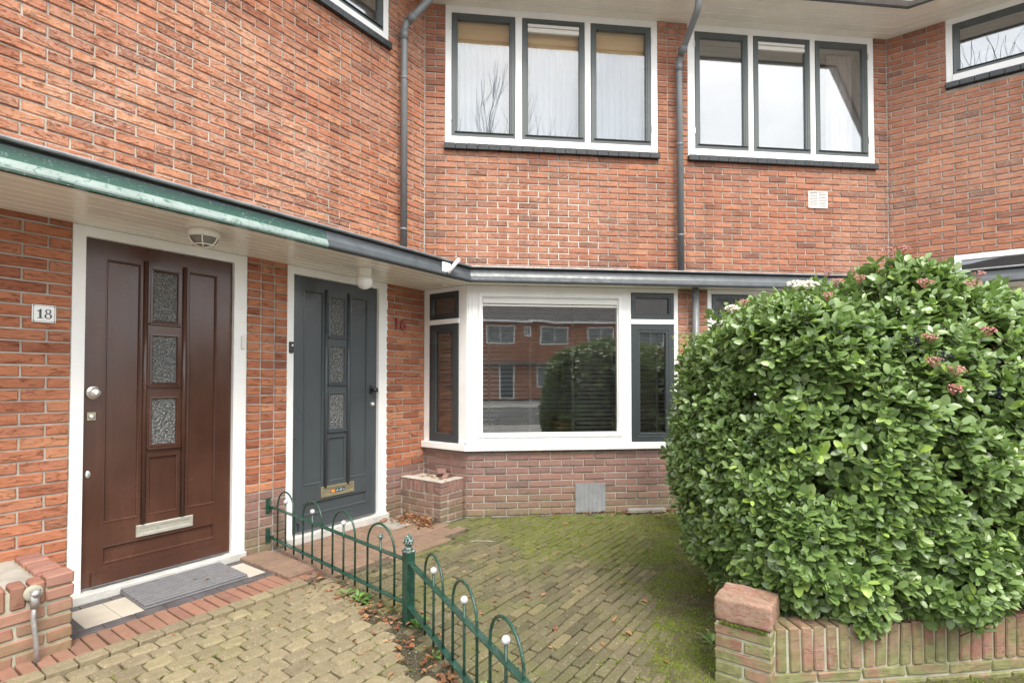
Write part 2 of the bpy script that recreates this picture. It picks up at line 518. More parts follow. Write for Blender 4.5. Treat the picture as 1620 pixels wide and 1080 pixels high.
M['joint'] = paint('mossy_joint_sand', (0.058, 0.052, 0.028), 0.97, 0.3, 8, 0.6, 150, dirt=(0.08, 0.105, 0.018), dirt_amt=0.9)
M['blockY'] = paver_mat('yellow_concrete_block', [(0, (0.190, 0.156, 0.100)), (0.35, (0.258, 0.214, 0.134)), (0.7, (0.222, 0.182, 0.120)), (1, (0.29, 0.242, 0.150))], moss=0.45, mossbig=(0.48, 0.85))
M['gpaver'] = paver_mat('mossy_yellow_paver', [(0, (0.098, 0.086, 0.052)), (0.4, (0.155, 0.136, 0.078)), (0.75, (0.125, 0.109, 0.067)), (1, (0.195, 0.167, 0.092))], moss=1.0, mossbig=(0.47, 0.70), patch=(1.25, 4.75, 1.9, 1.2))
M['ppaver'] = paver_mat('brown_path_paver', [(0, (0.22, 0.150, 0.112)), (0.5, (0.27, 0.180, 0.132)), (1, (0.24, 0.155, 0.120))], moss=0.3, mossbig=(0.55, 0.8), grit=0.3, soil=0.6)
M['slab'] = paint('grey_concrete_slab', (0.27, 0.255, 0.22), 0.9, 0.15, 9, 0.3, 120, dirt=(0.22, 0.2, 0.16))
M['asphalt'] = paint('asphalt', (0.06, 0.06, 0.062), 0.9, 0.2, 5, 0.5, 120)
M['pavement'] = paint('pavement_grey', (0.25, 0.24, 0.22), 0.9, 0.15, 4, 0.3, 60)


def wood_door(name, col, hi, rough):
    t = NT(name)
    p = t.pos()
    st = t.noise(1.0, 6, 0.6, t.mapping(p, (26, 26, 1.6)), 0.6)
    cl = t.noise(2.3, 5, 0.7, p, 0.55)
    f = t.math('MULTIPLY', t.ramp(cl, [(0.20, 0.0), (0.80, 1.0)]), t.ramp(st, [(0.25, 0.45), (0.75, 1.0)]))
    c = t.mix(f, col, hi)
    b = t.bump(st, 0.12, 0.004)
    rr = t.ramp(cl, [(0.3, rough * 0.75), (0.7, rough * 1.4)])
    return t.setp(color=c, rough=rr, spec=0.5, normal=b)


M['mahog'] = wood_door('worn_mahogany_paint', (0.048, 0.0215, 0.0150), (0.118, 0.050, 0.032), 0.22)
M['doorgrey'] = wood_door('slate_grey_door_paint', (0.050, 0.060, 0.066), (0.068, 0.082, 0.090), 0.30)


def glass_mat(name, f0=.1, tint=(1, 1, 1)):
    """thin pane: Schlick reflection, the same from both sides"""
    t = NT(name)
    t.n.remove(t.b)
    out = t.n['Material Output']
    lw = t.new('LayerWeight'); lw.inputs['Blend'].default_value = 0.5
    f = t.math('POWER', lw.outputs['Facing'], 5.0)
    f = t.math('ADD', t.math('MULTIPLY', f, 1 - f0), f0, True)
    tr = t.new('BsdfTransparent'); tr.inputs['Color'].default_value = (tint[0], tint[1], tint[2], 1)
    gl = t.new('BsdfGlossy'); gl.inputs['Roughness'].default_value = 0.0
    b = t.bump(t.noise(1.7, 2, 0.2, t.pos()), 0.015, 0.05)
    t.ln(b, gl.inputs['Normal'])
    mx = t.new('MixShader')
    t.ln(f, mx.inputs[0]); t.ln(tr.outputs[0], mx.inputs[1]); t.ln(gl.outputs[0], mx.inputs[2])
    t.ln(mx.outputs[0], out.inputs['Surface'])
    return t.m


M['glass'] = glass_mat('double_glazing', 0.15, (0.97, 0.98, 0.98))
M['glass2'] = glass_mat('coated_double_glazing', 0.26, (0.97, 0.98, 0.98))
M['glassbay'] = glass_mat('bay_glazing', 0.17, (0.95, 0.97, 0.96))


def textured_glass():
    t = NT('hammered_glass')
    p = t.pos()
    vo = t.new('TexVoronoi'); vo.inputs['Scale'].default_value = 70
    t.ln(t.mix(0.02, p, t.new('TexNoise').outputs['Color']), vo.inputs['Vector'])
    n = t.noise(120, 2, 0.6, p)
    h = t.math('ADD', vo.outputs['Distance'], n)
    b = t.bump(h, 0.6, 0.02)
    c = t.ramp(vo.outputs['Distance'], [(0.0, (0.24, 0.25, 0.24)), (0.55, (0.085, 0.09, 0.09))])
    return t.setp(color=c, rough=0.09, spec=0.9, normal=b)


M['hammer'] = textured_glass()


def leaf_mat(name, stops, rough=0.34, back=(0.16, 0.22, 0.10), spec=0.5):
    t = NT(name)
    p = t.pos()
    oi = t.new('ObjectInfo').outputs['Random']
    at = t.new('Attribute', attribute_name='tint').outputs['Fac']
    r = t.math('FRACT', t.math('ADD', at, t.math('MULTIPLY', oi, 7.31)))
    c = t.ramp(r, stops)
    c = t.mix(t.ramp(t.noise(60, 3, 0.2, p), [(0.3, 0.0), (0.7, 0.25)]), c, t.mix(1.0, c, (1.5, 1.4, 1.5), 'MULTIPLY'))
    bf = t.new('NewGeometry').outputs['Backfacing']
    c = t.mix(bf, c, back)
    m = t.setp(color=c, rough=rough, spec=spec)
    # thin leaf: some light passes through
    out = t.n['Material Output']
    tl = t.new('BsdfTranslucent')
    t.ln(t.mix(1.0, c, (1.2, 1.5, 0.5), 'MULTIPLY'), tl.inputs['Color'])
    mx = t.new('MixShader'); mx.inputs[0].default_value = 0.22
    t.ln(t.b.outputs[0], mx.inputs[1]); t.ln(tl.outputs[0], mx.inputs[2])
    t.ln(mx.outputs[0], out.inputs['Surface'])
    return m


HEDGE = [(0.0, (0.085, 0.145, 0.038)), (0.25, (0.135, 0.215, 0.060)), (0.55, (0.185, 0.280, 0.085)), (0.80, (0.175, 0.262, 0.098)), (0.92, (0.25, 0.36, 0.080)), (1.0, (0.31, 0.44, 0.08))]
M['leaf'] = leaf_mat('viburnum_leaf', HEDGE, spec=0.75)
M['leaflime'] = leaf_mat('pale_shrub_leaf', [(0, (0.10, 0.19, 0.03)), (0.5, (0.18, 0.28, 0.05)), (1, (0.26, 0.36, 0.08))], 0.5)
M['weed'] = leaf_mat('weed_leaf', [(0, (0.07, 0.17, 0.03)), (0.5, (0.12, 0.25, 0.05)), (1, (0.19, 0.32, 0.07))], 0.5)
M['dry'] = leaf_mat('dry_leaf', [(0, (0.13, 0.045, 0.018)), (0.4, (0.24, 0.10, 0.045)), (0.8, (0.33, 0.17, 0.08)), (1, (0.40, 0.27, 0.14))], 0.7, (0.30, 0.17, 0.10))
M['mosst'] = leaf_mat('moss', [(0, (0.065, 0.088, 0.012)), (0.6, (0.130, 0.165, 0.024)), (1, (0.20, 0.25, 0.035))], 0.9, (0.10, 0.12, 0.02))
M['crumb'] = leaf_mat('soil_crumb', [(0, (0.05, 0.036, 0.022)), (0.6, (0.12, 0.090, 0.058)), (0.85, (0.20, 0.17, 0.12)), (1, (0.34, 0.31, 0.25))], 0.95, (0.1, 0.08, 0.05))
def earth_mat():
    t = NT('mossy_earth')
    p = t.pos()
    c = t.ramp(t.noise(14, 6, 0.5, p, 0.7), [(0.3, (0.055, 0.045, 0.028)), (0.55, (0.115, 0.095, 0.062)), (0.75, (0.19, 0.165, 0.118))])
    g_ = t.ramp(t.noise(3.2, 6, 0.6, p, 0.65), [(0.38, 0.0), (0.56, 1.0)])
    f_ = t.ramp(t.noise(26, 5, 0.5, p, 0.7), [(0.38, 0.0), (0.56, 1.0)])
    mc = t.ramp(t.noise(70, 4, 0.3, p), [(0.3, (0.055, 0.075, 0.010)), (0.7, (0.16, 0.20, 0.024))])
    c = t.mix(t.math('MULTIPLY', g_, f_), c, mc)
    b = t.bump(t.noise(120, 5, 0.3, p, 0.7), 0.8, 0.008)
    return t.setp(color=c, rough=0.97, spec=0.15, normal=b)


M['earth'] = earth_mat()
M['twig'] = paint('twig_bark', (0.085, 0.050, 0.032), 0.8, 0.3, 40)
M['bark'] = paint('tree_bark', (0.075, 0.065, 0.055), 0.9, 0.3, 12, 0.6, 30)
M['bud'] = leaf_mat('pink_bud', [(0, (0.42, 0.15, 0.14)), (0.6, (0.50, 0.22, 0.19)), (1, (0.62, 0.40, 0.34))], 0.6, (0.5, 0.22, 0.2))
M['flower'] = leaf_mat('white_flower', [(0, (0.70, 0.62, 0.58)), (0.7, (0.80, 0.76, 0.72)), (1, (0.55, 0.30, 0.26))], 0.6, (0.7, 0.65, 0.6))
M['berry'] = paint('dark_blue_berry', (0.012, 0.016, 0.035), 0.25, 0.2)
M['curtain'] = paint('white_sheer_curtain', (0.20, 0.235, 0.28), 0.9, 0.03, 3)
M['curtaingrey'] = paint('grey_pink_curtain', (0.62, 0.54, 0.52), 0.9, 0.05, 3)
M['pine'] = wood_door('pine_slats', (0.72, 0.46, 0.22), (0.80, 0.56, 0.30), 0.5)
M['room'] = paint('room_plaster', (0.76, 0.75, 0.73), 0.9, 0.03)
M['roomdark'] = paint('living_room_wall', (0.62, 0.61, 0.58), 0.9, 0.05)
M['floorwood'] = paint('room_floor', (0.30, 0.20, 0.12), 0.5, 0.2)
M['slat'] = paint('black_blind_slat', (0.014, 0.014, 0.015), 0.35, 0.1)
M['tape'] = paint('grey_blind_tape', (0.035, 0.035, 0.035), 0.9, 0.1)
M['sofa'] = paint('beige_sofa', (0.50, 0.45, 0.37), 0.95, 0.06, 12)
M['wicker'] = paint('wicker', (0.42, 0.28, 0.13), 0.8, 0.3, 60, 0.5, 150)
M['oppglass'] = paint('far_window_glass', (0.16, 0.17, 0.17), 0.15, 0.4, 2.5)
M['sticker'] = paint('dark_sticker', (0.03, 0.05, 0.06), 0.3, 0.2)
M['stickero'] = paint('orange_sticker', (0.75, 0.26, 0.05), 0.3, 0.1)
M['stickerw'] = paint('pale_sticker_print', (0.45, 0.6, 0.6), 0.3, 0.1)

# ================================================================== site plan (metres; camera stands at 0,0)
def ang(d): return Vector((sin(radians(d)), cos(radians(d))))


C0 = Vector((-0.916, 5.402))                  # inner corner between door wall and middle front
uL, uF = ang(35.3), ang(83.67)
uR = Vector((sin(radians(54.27)), -cos(radians(54.27))))
nrm = lambda u: Vector((u.y, -u.x))
nL, nF, nR = nrm(uL), nrm(uF), nrm(uR)
FW = 5.33
C2 = C0 + uF * FW
GO = 0.40                                      # ground-floor front stands this far forward
G0 = C0 + nF * GO
BT = 0.432                                     # bay corner along the front
uB = (uF * BT + nF * GO); BL = uB.length; uB = uB / BL
FL, FF, FR, FG, FB = frame(C0, uL), frame(C0, uF), frame(C2, uR), frame(G0, uF), frame(C0, uB)
AX = 2.735                                     # party line between the middle and the right house
SPL = -1.69                                    # party line between the left and the middle house
P2 = G0 + uF * (FW - 0.27)
uB2 = (C2 - P2); B2L = uB2.length; uB2 = uB2 / B2L
FB2 = frame(P2, uB2)
EAVE = 5.31
SOF = 2.255


def Lp(s, off, z=0.0):
    p = C0 + uL * s + nL * off
    return Vector((p.x, p.y, z))


def project(P):
    d = Vector(P) - Vector((0, 0, CAMH)); c, s_ = cos(PITCH), sin(PITCH)
    y = c * d.y + s_ * d.z; z = -s_ * d.y + c * d.z
    if y < 0.1: return (-9999, -9999, y)
    return (810 + FPX * d.x / y, 582.8 - FPX * z / y, y)


# ------------------------------------------------------------------ ground
g = MB(); g.add([(-400, -400, -0.06), (400, -400, -0.06), (400, 400, -0.06), (-400, 400, -0.06)], [(0, 1, 2, 3)])
g.build('ground', M['pavement'], kind='structure')
g = MB(); g.add([(-120, -15.5, -0.05), (120, -15.5, -0.05), (120, -5.5, -0.05), (-120, -5.5, -0.05)], [(0, 1, 2, 3)])
g.build('road', M['asphalt'], kind='structure')


def ground_poly(name, pts, z, mat):
    m = MB(); n = len(pts)
    m.add([(p[0], p[1], z) for p in pts] + [(p[0], p[1], z - 0.03) for p in pts],
          [tuple(range(n))] + [(i, (i + 1) % n, (i + 1) % n + n, i + n) for i in range(n)])
    return m.build(name, mat, kind='structure')


FP0 = Lp(-1.65, 0.03); FP1 = Vector((-0.567, 2.862, 0)); FP2 = Vector((0.0396, 1.730, 0))
FP3 = FP1 + (FP2 - FP1) * 1.9
yard = ground_poly('front_yard_paving', [Lp(-5.5, -0.05)[:2], FP0[:2], FP1[:2], FP3[:2], (-2.6, 0.3), Lp(-5.5, 3.2)[:2]], -0.012, M['joint'])
garden = ground_poly('front_garden_paving', [FP0[:2], (C0.x - .02, C0.y + .02), (4.7, 6.1), (4.7, 1.9), (2.5, 0.7), FP3[:2], FP1[:2]], -0.016, M['joint'])

# ================================================================== houses
h18 = thing('terraced_house', Lp(-3.4, 0.0), 'brick house with brown panelled front door 18 and green gutter', 'house', 'terraced brick houses')
h16 = thing('terraced_house', (G0.x + 1.3, G0.y + .1, 0), 'brick house with dark grey front door 16 and large white bay window', 'house', 'terraced brick houses')
h14 = thing('terraced_house', (C2.x, C2.y, 0), 'brick house behind the hedge with curtained three-light upper window', 'house', 'terraced brick houses')
HS = {18: h18, 16: h16, 14: h14}

CH, BLN, JT = 0.0672, 0.22, 0.0105
bricks = []                # (house, frame, xc, zc, L, H, matkey)

OPEN_L = [(-2.893, -1.860, -1, 2.252), (-1.525, -0.508, -1, 2.252), (-2.30, -0.500, 4.60, 9)]
OPEN_F = [(0.212, 2.545, 3.755, 9), (2.900, 5.165, 3.755, 9)]
OPEN_R = [(0.535, 2.3, 4.53, 9), (0.575, 1.9, -1, 2.685), (0.30, 1.9, -1, 2.25)]
OPEN_G = [(BT, 2.585, 0.628, 9), (2.905, 5.06, 0.628, 9)]


def bond(fr, key, house_of, x0, x1, z0, z1, opens, anchor, shift=0, wpat=(0.0, 0.5), Lb=None, matf=None):
    Lb = Lb or BLN
    k0 = int(math.floor(z0 / CH + 0.5)); k1 = int(math.ceil(z1 / CH))
    for k in range(k0, k1):
        za, zb = k * CH, min((k + 1) * CH, z1)
        if zb - za < 0.02: continue
        zm = (za + zb) / 2
        segs = [(x0, x1)]
        for (a, b, c, d) in opens:
            if c < zm < d:
                ns = []
                for (p, q) in segs:
                    if b <= p or a >= q: ns.append((p, q)); continue
                    if a > p: ns.append((p, a))
                    if b < q: ns.append((b, q))
                segs = ns
        ph = anchor + Lb * wpat[(k + shift) % len(wpat)]
        for (p, q) in segs:
            i = math.floor((p - ph) / Lb)
            x = ph + i * Lb
            while x < q - 1e-6:
                a, b = max(x, p), min(x + Lb, q)
                if b - a > 0.035:
                    mk = matf(a, zm) if matf else key
                    bricks.append((house_of((a + b) / 2), fr, (a + b) / 2, zm, b - a - JT, (zb - za) - JT, mk))
                x += Lb


hL = lambda x: 18 if x < SPL else 16
hF = lambda x: 16 if x < AX else 14


def matL(x, z):
    if z < 0.44 and x > -1.9 or z < 0.20: return 'brickP'
    return 'brickL' if z < 2.3 else 'brickLU'


bond(FL, 'brickL', hL, -5.2, -2.893, 0.0, 2.28, [], -2.893, matf=matL)
bond(FL, 'brickL', hL, -0.508, 0.0, 0.0, 2.28, [], -0.508, matf=matL)
bond(FL, 'brickL', hL, -1.858, -1.527, 0.0, 2.28, [], -1.858, wpat=(0.0,), Lb=0.1103, matf=matL)   # stacked headers between the doors
bond(FL, 'brickLU', hL, -5.2, 0.0, 2.285, EAVE + .03, OPEN_L, -0.055)
bond(FF, 'brickF', hF, 0.0, FW, 2.285, 3.763, [], 0.0)
bond(FF, 'brickF', hF, 0.0, 0.212, 3.763, EAVE + .03, [], 0.0)
bond(FF, 'brickF', hF, 5.165, FW, 3.763, EAVE + .03, [], 5.11)
bond(FF, 'brickF', hF, 2.545, 2.900, 3.763, EAVE + .03, [], 2.545, wpat=(0.0,), Lb=0.1183)
bond(FR, 'brickF', lambda x: 14, 0.0, 3.2, 2.285, EAVE + .03, OPEN_R, -0.07)
bond(FR, 'brickL', lambda x: 14, 0.0, 3.2, 0.0, 2.28, OPEN_R, -0.07)
bond(FG, 'brickP', hF, BT, 5.06, 0.0, 0.628, [], 0.385, matf=lambda x, z: 'brickP')
bond(FG, 'brickL', hF, 2.585, 2.905, 0.628, 2.25, [], 2.585, wpat=(0.0,), Lb=0.1066, matf=lambda x, z: 'brickP' if z < .63 else 'brickF')
bond(FB, 'brickP', lambda x: 16, 0.0, BL, 0.0, 0.628, [], -0.05)
bond(FB2, 'brickP', lambda x: 14, 0.0, B2L, 0.0, 0.628, [], 0.0)


def core(fr, mb, x0, x1, z0, z1, opens, y0=0.009, y1=0.11):
    xs = sorted(set([x0, x1] + [min(max(v, x0), x1) for o in opens for v in o[:2]]))
    zs = sorted(set([z0, z1] + [min(max(v, z0), z1) for o in opens for v in o[2:]]))
    for i in range(len(xs) - 1):
        for j in range(len(zs) - 1):
            xm, zm = (xs[i] + xs[i + 1]) / 2, (zs[j] + zs[j + 1]) / 2
            if xs[i + 1] - xs[i] < 1e-4 or zs[j + 1] - zs[j] < 1e-4: continue
            if any(a < xm < b and c < zm < d for (a, b, c, d) in opens): continue
            t = MB().box(xs[i], xs[i + 1], y0, y1, zs[j], zs[j + 1])
            mb.add([tuple(fr @ Vector(p)) for p in t.v], t.f)


cores = {}
for hk, specs in {18: [(FL, -5.2, SPL, -.1, EAVE + .05, OPEN_L)],
                  16: [(FL, SPL, 0.03, -.1, EAVE + .05, OPEN_L), (FF, -0.03, AX, 2.2, EAVE + .05, OPEN_F),
                       (FG, BT + .004, AX, -.1, 2.25, OPEN_G), (FB, 0, BL - .004, -.1, 0.628, [])],
                  14: [(FF, AX, FW + .03, 2.2, EAVE + .05, OPEN_F), (FG, AX, 5.056, -.1, 2.25, OPEN_G), (FB2, 0, B2L, -.1, 0.628, []),
                       (FR, -0.03, 3.2, -.1, EAVE + .05, OPEN_R)]}.items():
    m = MB(); m.fix = True
    for (fr, x0, x1, z0, z1, op) in specs: core(fr, m, x0, x1, z0, z1, op)
    cores[hk] = m.build('wall', M['mortL' if hk == 18 else 'mortF'], HS[hk])

# brick pieces: the 300 that show largest on each house singly, the rest as one part
brng = random.Random(3)


def facebrick(L, H, rng, jit=0.0018):
    b = 0.0045
    f0 = rng.uniform(-0.003, 0.0025)
    vs = []
    for (dx, y) in ((0, 0.022), (0, 0.006), (b, 0.0)):
        for (sx, sz) in ((-1, -1), (1, -1), (1, 1), (-1, 1)):
            j = lambda a: rng.uniform(-a, a)
            vs.append((sx * (L / 2 - dx) + j(jit), y + (f0 if y < 0.01 else 0) + (j(0.0016) if dx else 0), sz * (H / 2 - dx) + j(jit)))
    fs = []
    for k in range(2):
        for i in range(4):
            a = k * 4 + i; c = k * 4 + (i + 1) % 4
            fs.append((a, c, c + 4, a + 4))
    fs.append((8, 9, 10, 11))
    uv = [(v[0], v[2]) for v in vs]
    return vs, fs, uv


def score(b):
    P = b[1] @ Vector((b[2], 0, b[3]))
    x, y, d = project(P)
    if not (-15 < x < 1635 and -10 < y < 1090): return 0
    if x > 1085 and y > 455: return 0
    n = (b[1].to_3x3() @ Vector((0, -1, 0)))
    ca = abs(n.dot((Vector((0, 0, CAMH)) - P).normalized()))
    return b[4] * b[5] * ca / (d * d)


FBV = {}
for hk in (18, 16, 14):
    bl = sorted([b for b in bricks if b[0] == hk], key=score, reverse=True)
    single = [b for b in bl[:300] if score(b) > 0]
    rest = bl[len(single):]
    for b in single:
        q = min((0.048, 0.0995, 0.1, 0.1075, 0.2095), key=lambda w: abs(w - b[4]))
        key = (b[6], q, brng.randrange(6))
        if key not in FBV:
            vs, fs, uv = facebrick(q, 0.0567, brng)
            m = MB(); m.add(vs, fs, brng.random(), uv)
            FBV[key] = m.mesh('brick', M[b[6]])
        o = bpy.data.objects.new('brick', FBV[key])
        link(o, b[1] @ Matrix.Translation((b[2], 0, b[3])) @ Matrix.Diagonal((b[4] / q, 1, b[5] / 0.0567, 1)), cores[hk])
    bym = {}
    for b in rest: bym.setdefault(b[6], []).append(b)
    mlist = sorted(bym)
    m = MB(); mi = []
    for i, k in enumerate(mlist):
        for b in bym[k]:
            vs, fs, uv = facebrick(b[4], b[5], brng)
            T = b[1] @ Matrix.Translation((b[2], 0, b[3]))
            m.add([tuple(T @ Vector(p)) for p in vs], fs, brng.random(), uv)
            mi += [i] * len(fs)
    m.fix = False
    o = m.build('brickwork', M[mlist[0]], cores[hk], kind='stuff')
    for k in mlist[1:]: o.data.materials.append(M[k])
    o.data.polygons.foreach_set('material_index', mi)


# ------------------------------------------------------------------ swept canopies and eaves
def sweep(poly, prof, closed=True, ends=(None, None)):
    """poly = plan points; prof = [(outward, z)]; mitred"""
    pts = [v2(p) for p in poly]
    nn = [nrm((pts[i + 1] - pts[i]).normalized()) for i in range(len(pts) - 1)]
    m = MB(); k = len(prof)
    vs = []
    for i, p in enumerate(pts):
        if i == 0: mm = ends[0] if ends[0] is not None else nn[0]
        elif i == len(pts) - 1: mm = ends[1] if ends[1] is not None else nn[-1]
        else: mm = (nn[i - 1] + nn[i]) / (1 + nn[i - 1].dot(nn[i]))
        for (o, z) in prof:
            q = p + mm * o
            vs.append((q.x, q.y, z))
    fs = []
    for i in range(len(pts) - 1):
        for j in range(k if closed else k - 1):
            a = i * k + j; b = i * k + (j + 1) % k
            fs.append((a, b, b + k, a + k))
    if closed:
        fs.append(tuple(range(k))); fs.append(tuple(range((len(pts) - 1) * k, len(pts) * k)))
    m.add(vs, fs)
    return m


def isect(p, u, q, v):
    d = u.x * v.y - u.y * v.x
    w = q - p
    return p + u * ((w.x * v.y - w.y * v.x) / d)


EL, EG, ER = 0.73, 0.18, 0.73                       # canopy edge offsets
eL0 = C0 + nL * EL; eG0 = G0 + nF * EG; eR0 = C2 + nR * ER
E1 = isect(eL0, uL, eG0, uF); E2 = isect(eG0, uF, eR0, uR)
mit1 = (nL + nF) / (1 + nL.dot(nF)); mit2 = (nF + nR) / (1 + nF.dot(nR))
edge = {18: [eL0 + uL * -5.2, eL0 + uL * SPL], 16: [eL0 + uL * SPL, E1, eG0 + uF * AX], 14: [eG0 + uF * AX, E2, eR0 + uR * 3.0]}
FASC = [(-0.03, SOF + .0505), (0.0085, SOF + 0.0505), (0.004, SOF + 0.062), (-0.001, SOF + 0.078), (-0.005, SOF + 0.098), (-0.006, SOF + 0.112), (-0.03, SOF + 0.112)]
FASL = [(-0.03, SOF - .004), (0.020, SOF - 0.005), (0.026, SOF + 0.002), (0.027, SOF + 0.012), (0.022, SOF + 0.026), (0.013, SOF + 0.042), (0.0085, SOF + 0.050), (-0.03, SOF + 0.050)]
for hk in (18, 16, 14):
    cn = thing('canopy', Vector((edge[hk][0].x, edge[hk][0].y, SOF)), parent=HS[hk])
    sweep(edge[hk], FASC).build('fascia', M['green' if hk == 18 else 'gutgrey'], cn)
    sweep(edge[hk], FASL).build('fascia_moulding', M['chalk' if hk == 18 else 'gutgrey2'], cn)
    sweep(edge[hk], [(-.004, SOF - .0095), (.0255, SOF - .0095), (.0255, SOF - .0052), (-.004, SOF - .0052)]).build('drip_edge', M['green' if hk == 18 else 'black'], cn)
    sweep(edge[hk], [(-0.05, SOF + .100), (-0.012, SOF + .100), (-0.012, SOF + .128), (-0.05, SOF + .128)]).build('gutter_box', M['black'], cn)
    sweep(edge[hk], [(0.018 + 0.011 * cos(a * pi / 4), SOF + .136 + 0.011 * sin(a * pi / 4)) for a in range(8)]).build('gutter_bead', M['zinc'], cn)
    sweep(edge[hk], [(-0.012, SOF + .1275), (0.018, SOF + .1275), (0.018, SOF + .146), (-0.012, SOF + .146)]).build('gutter_lip', M['zinc'] if hk != 18 else M['gutgrey'], cn)
    sweep(edge[hk], [(-1.0, SOF + .10), (-0.04, SOF + .10), (-0.04, SOF + .125), (-1.0, SOF + .135)]).build('canopy_roof', M['bitumen'], cn)
    # tongue-and-groove soffit boards
    segs = {18: [(edge[18], None, None, 8)], 16: [(edge[16][:2], None, mit1, 8), (edge[16][1:], mit1, None, 3)],
            14: [(edge[14][:2], None, mit2, 3), (edge[14][1:], mit2, None, 8)]}[hk]
    for (pl, e0, e1, nb) in segs:
        for i in range(nb):
            a, b = -0.004 - i * 0.0925, -0.004 - (i + 1) * 0.0925 + 0.004
            z = SOF + random.uniform(-.0008, .0008)
            sweep(pl, [(b, z + .014), (b, z + .004), (b + .004, z), (a - .004, z), (a, z + .004), (a, z + .014)], ends=(e0, e1)).build('soffit_board', M['cream'], cn)
    if hk == 14: pass

# eaves and roof
ev = {18: [C0 + uL * -5.2, C0 + uL * SPL], 16: [C0 + uL * SPL, C0, C0 + uF * AX], 14: [C0 + uF * AX, C2, C2 + uR * 3.2]}
for hk in (18, 16, 14):
    rf = sweep(ev[hk], [(0.52, EAVE + .13), (-3.6, EAVE + 3.0), (-3.6, EAVE + 2.9), (0.52, EAVE + .10)]).build('roof', M['rooftile'], HS[hk])
    segs = {18: [(ev[18], None, None)], 16: [(ev[16][:2], None, mit1), (ev[16][1:], mit1, None)], 14: [(ev[14][:2], None, mit2), (ev[14][1:], mit2, None)]}[hk]
    for (pl, e0, e1) in segs:
        for i in range(5):
            a, b = 0.49 - i * 0.1, 0.49 - (i + 1) * 0.1 + 0.004
            z = EAVE + random.uniform(-.0008, .0008)
            sweep(pl, [(b, z + .014), (b, z + .004), (b + .004, z), (a - .004, z), (a, z + .004), (a, z + .014)], ends=(e0, e1)).build('soffit_board', M['cream'], rf)
    sweep(ev[hk], [(0.49, EAVE - .012), (0.512, EAVE - .012), (0.512, EAVE + .14), (0.49, EAVE + .14)]).build('fascia', M['gutgrey'], rf)
    sweep(ev[hk], [(0.513, EAVE + .0), (0.58, EAVE + .01), (0.60, EAVE + .05), (0.60, EAVE + .11), (0.585, EAVE + .11), (0.575, EAVE + .03), (0.513, EAVE + .02)]).build('gutter', M['zincU'], rf)


# ------------------------------------------------------------------ joinery
def sash_prof(w, yf, yb, lip=0.012):
    return [(0, yb), (0, yf + .003), (.003, yf), (w * .62, yf), (w * .66, yf + .004), (w - .006, yf + .004), (w, yf + lip), (w, yb)]


def add_sash(win, fr, x0, x1, z0, z1, yf, mat, w=0.06, glass='glass'):
    m = MB().ring(x0, x1, z0, z1, sash_prof(w, yf, yf + .045))
    m.build('sash', mat, win, fr)
    g = MB().box(x0 + w - .004, x1 - w + .004, yf + .024, yf + .030, z0 + w - .004, z1 - w + .004)
    g.build('pane', M[glass], win, fr)


def sill_tiles(win, fr, x0, x1, zt, mat, tw=0.117):
    n = max(1, round((x1 - x0) / tw)); w = (x1 - x0) / n
    key = round(w, 4)
    me = MB().box(-w / 2 + .0012, w / 2 - .0012, -0.045, 0.05, -0.060, 0.0, b=0.0025).mesh('sill_tile', mat)
    for i in range(n):
        o = bpy.data.objects.new('sill_tile', me)
        link(o, fr @ Matrix.Translation((x0 + (i + .5) * w, 0, zt + random.uniform(-.001, .001))), win)


def upper_window(hk, fr, x0, x1, z0, z1, sashes, tag_label=None, hinges=True, vents=(), glass='glass2'):
    win = thing('window', fr @ Vector((x0, 0, z0)), parent=HS[hk])
    if tag_label: win['label'] = tag_label
    yf = 0.006
    m = MB()
    b = 0.0
    # outer frame with mullions, as one joinery frame
    m.box(x0, sashes[0][0] - .004, yf, .10, z0, z1)
    m.box(sashes[-1][1] + .004, x1, yf, .10, z0, z1)
    m.box(sashes[0][0] - .004, sashes[-1][1] + .004, yf - .012, .10, z0, z0 + .082)
    m.box(sashes[0][0] - .004, sashes[-1][1] + .004, yf + .001, .10, sashes[0][3] + .004, z1)
    for a, c in zip(sashes[:-1], sashes[1:]):
        m.box(a[1] + .004, c[0] - .004, yf + .002, .10, z0 + .082, sashes[0][3] + .004)
    m.build('window_frame', M['white'], win, fr)
    for i, (a, b_, c, d) in enumerate(sashes):
        add_sash(win, fr, a, b_, c, d, yf - .004, M['greyu'], 0.062, glass)
        # drip bar
        MB().box(a + .03, b_ - .015, yf - .016, yf - .003, c + .046, c + .054).build('drip_bar', M['black'], win, fr)
    if hinges:
        for (xh, side) in ((sashes[0][0] - .008, -1), (sashes[-1][1] + .008, 1)):
            for zz in (z0 + .25, z1 - .28):
                MB().box(xh - .006, xh + .006, yf - .012, yf + .002, zz, zz + .07, b=.002).build('hinge', M['plastic'], win, fr)
    for (a, b_, zt) in vents:
        v = MB()
        v.box(a, b_, yf - .002, yf + .03, zt - .032, zt, b=.003)
        v.box(a, b_, yf - .002, yf + .03, zt - .088, zt - .042, b=.004)
        v.build('vent_strip', M['plastic'], win, fr)
    sill_tiles(win, fr, x0 - .012, x1 + .012, z0 - .004, M['silltile'])
    return win


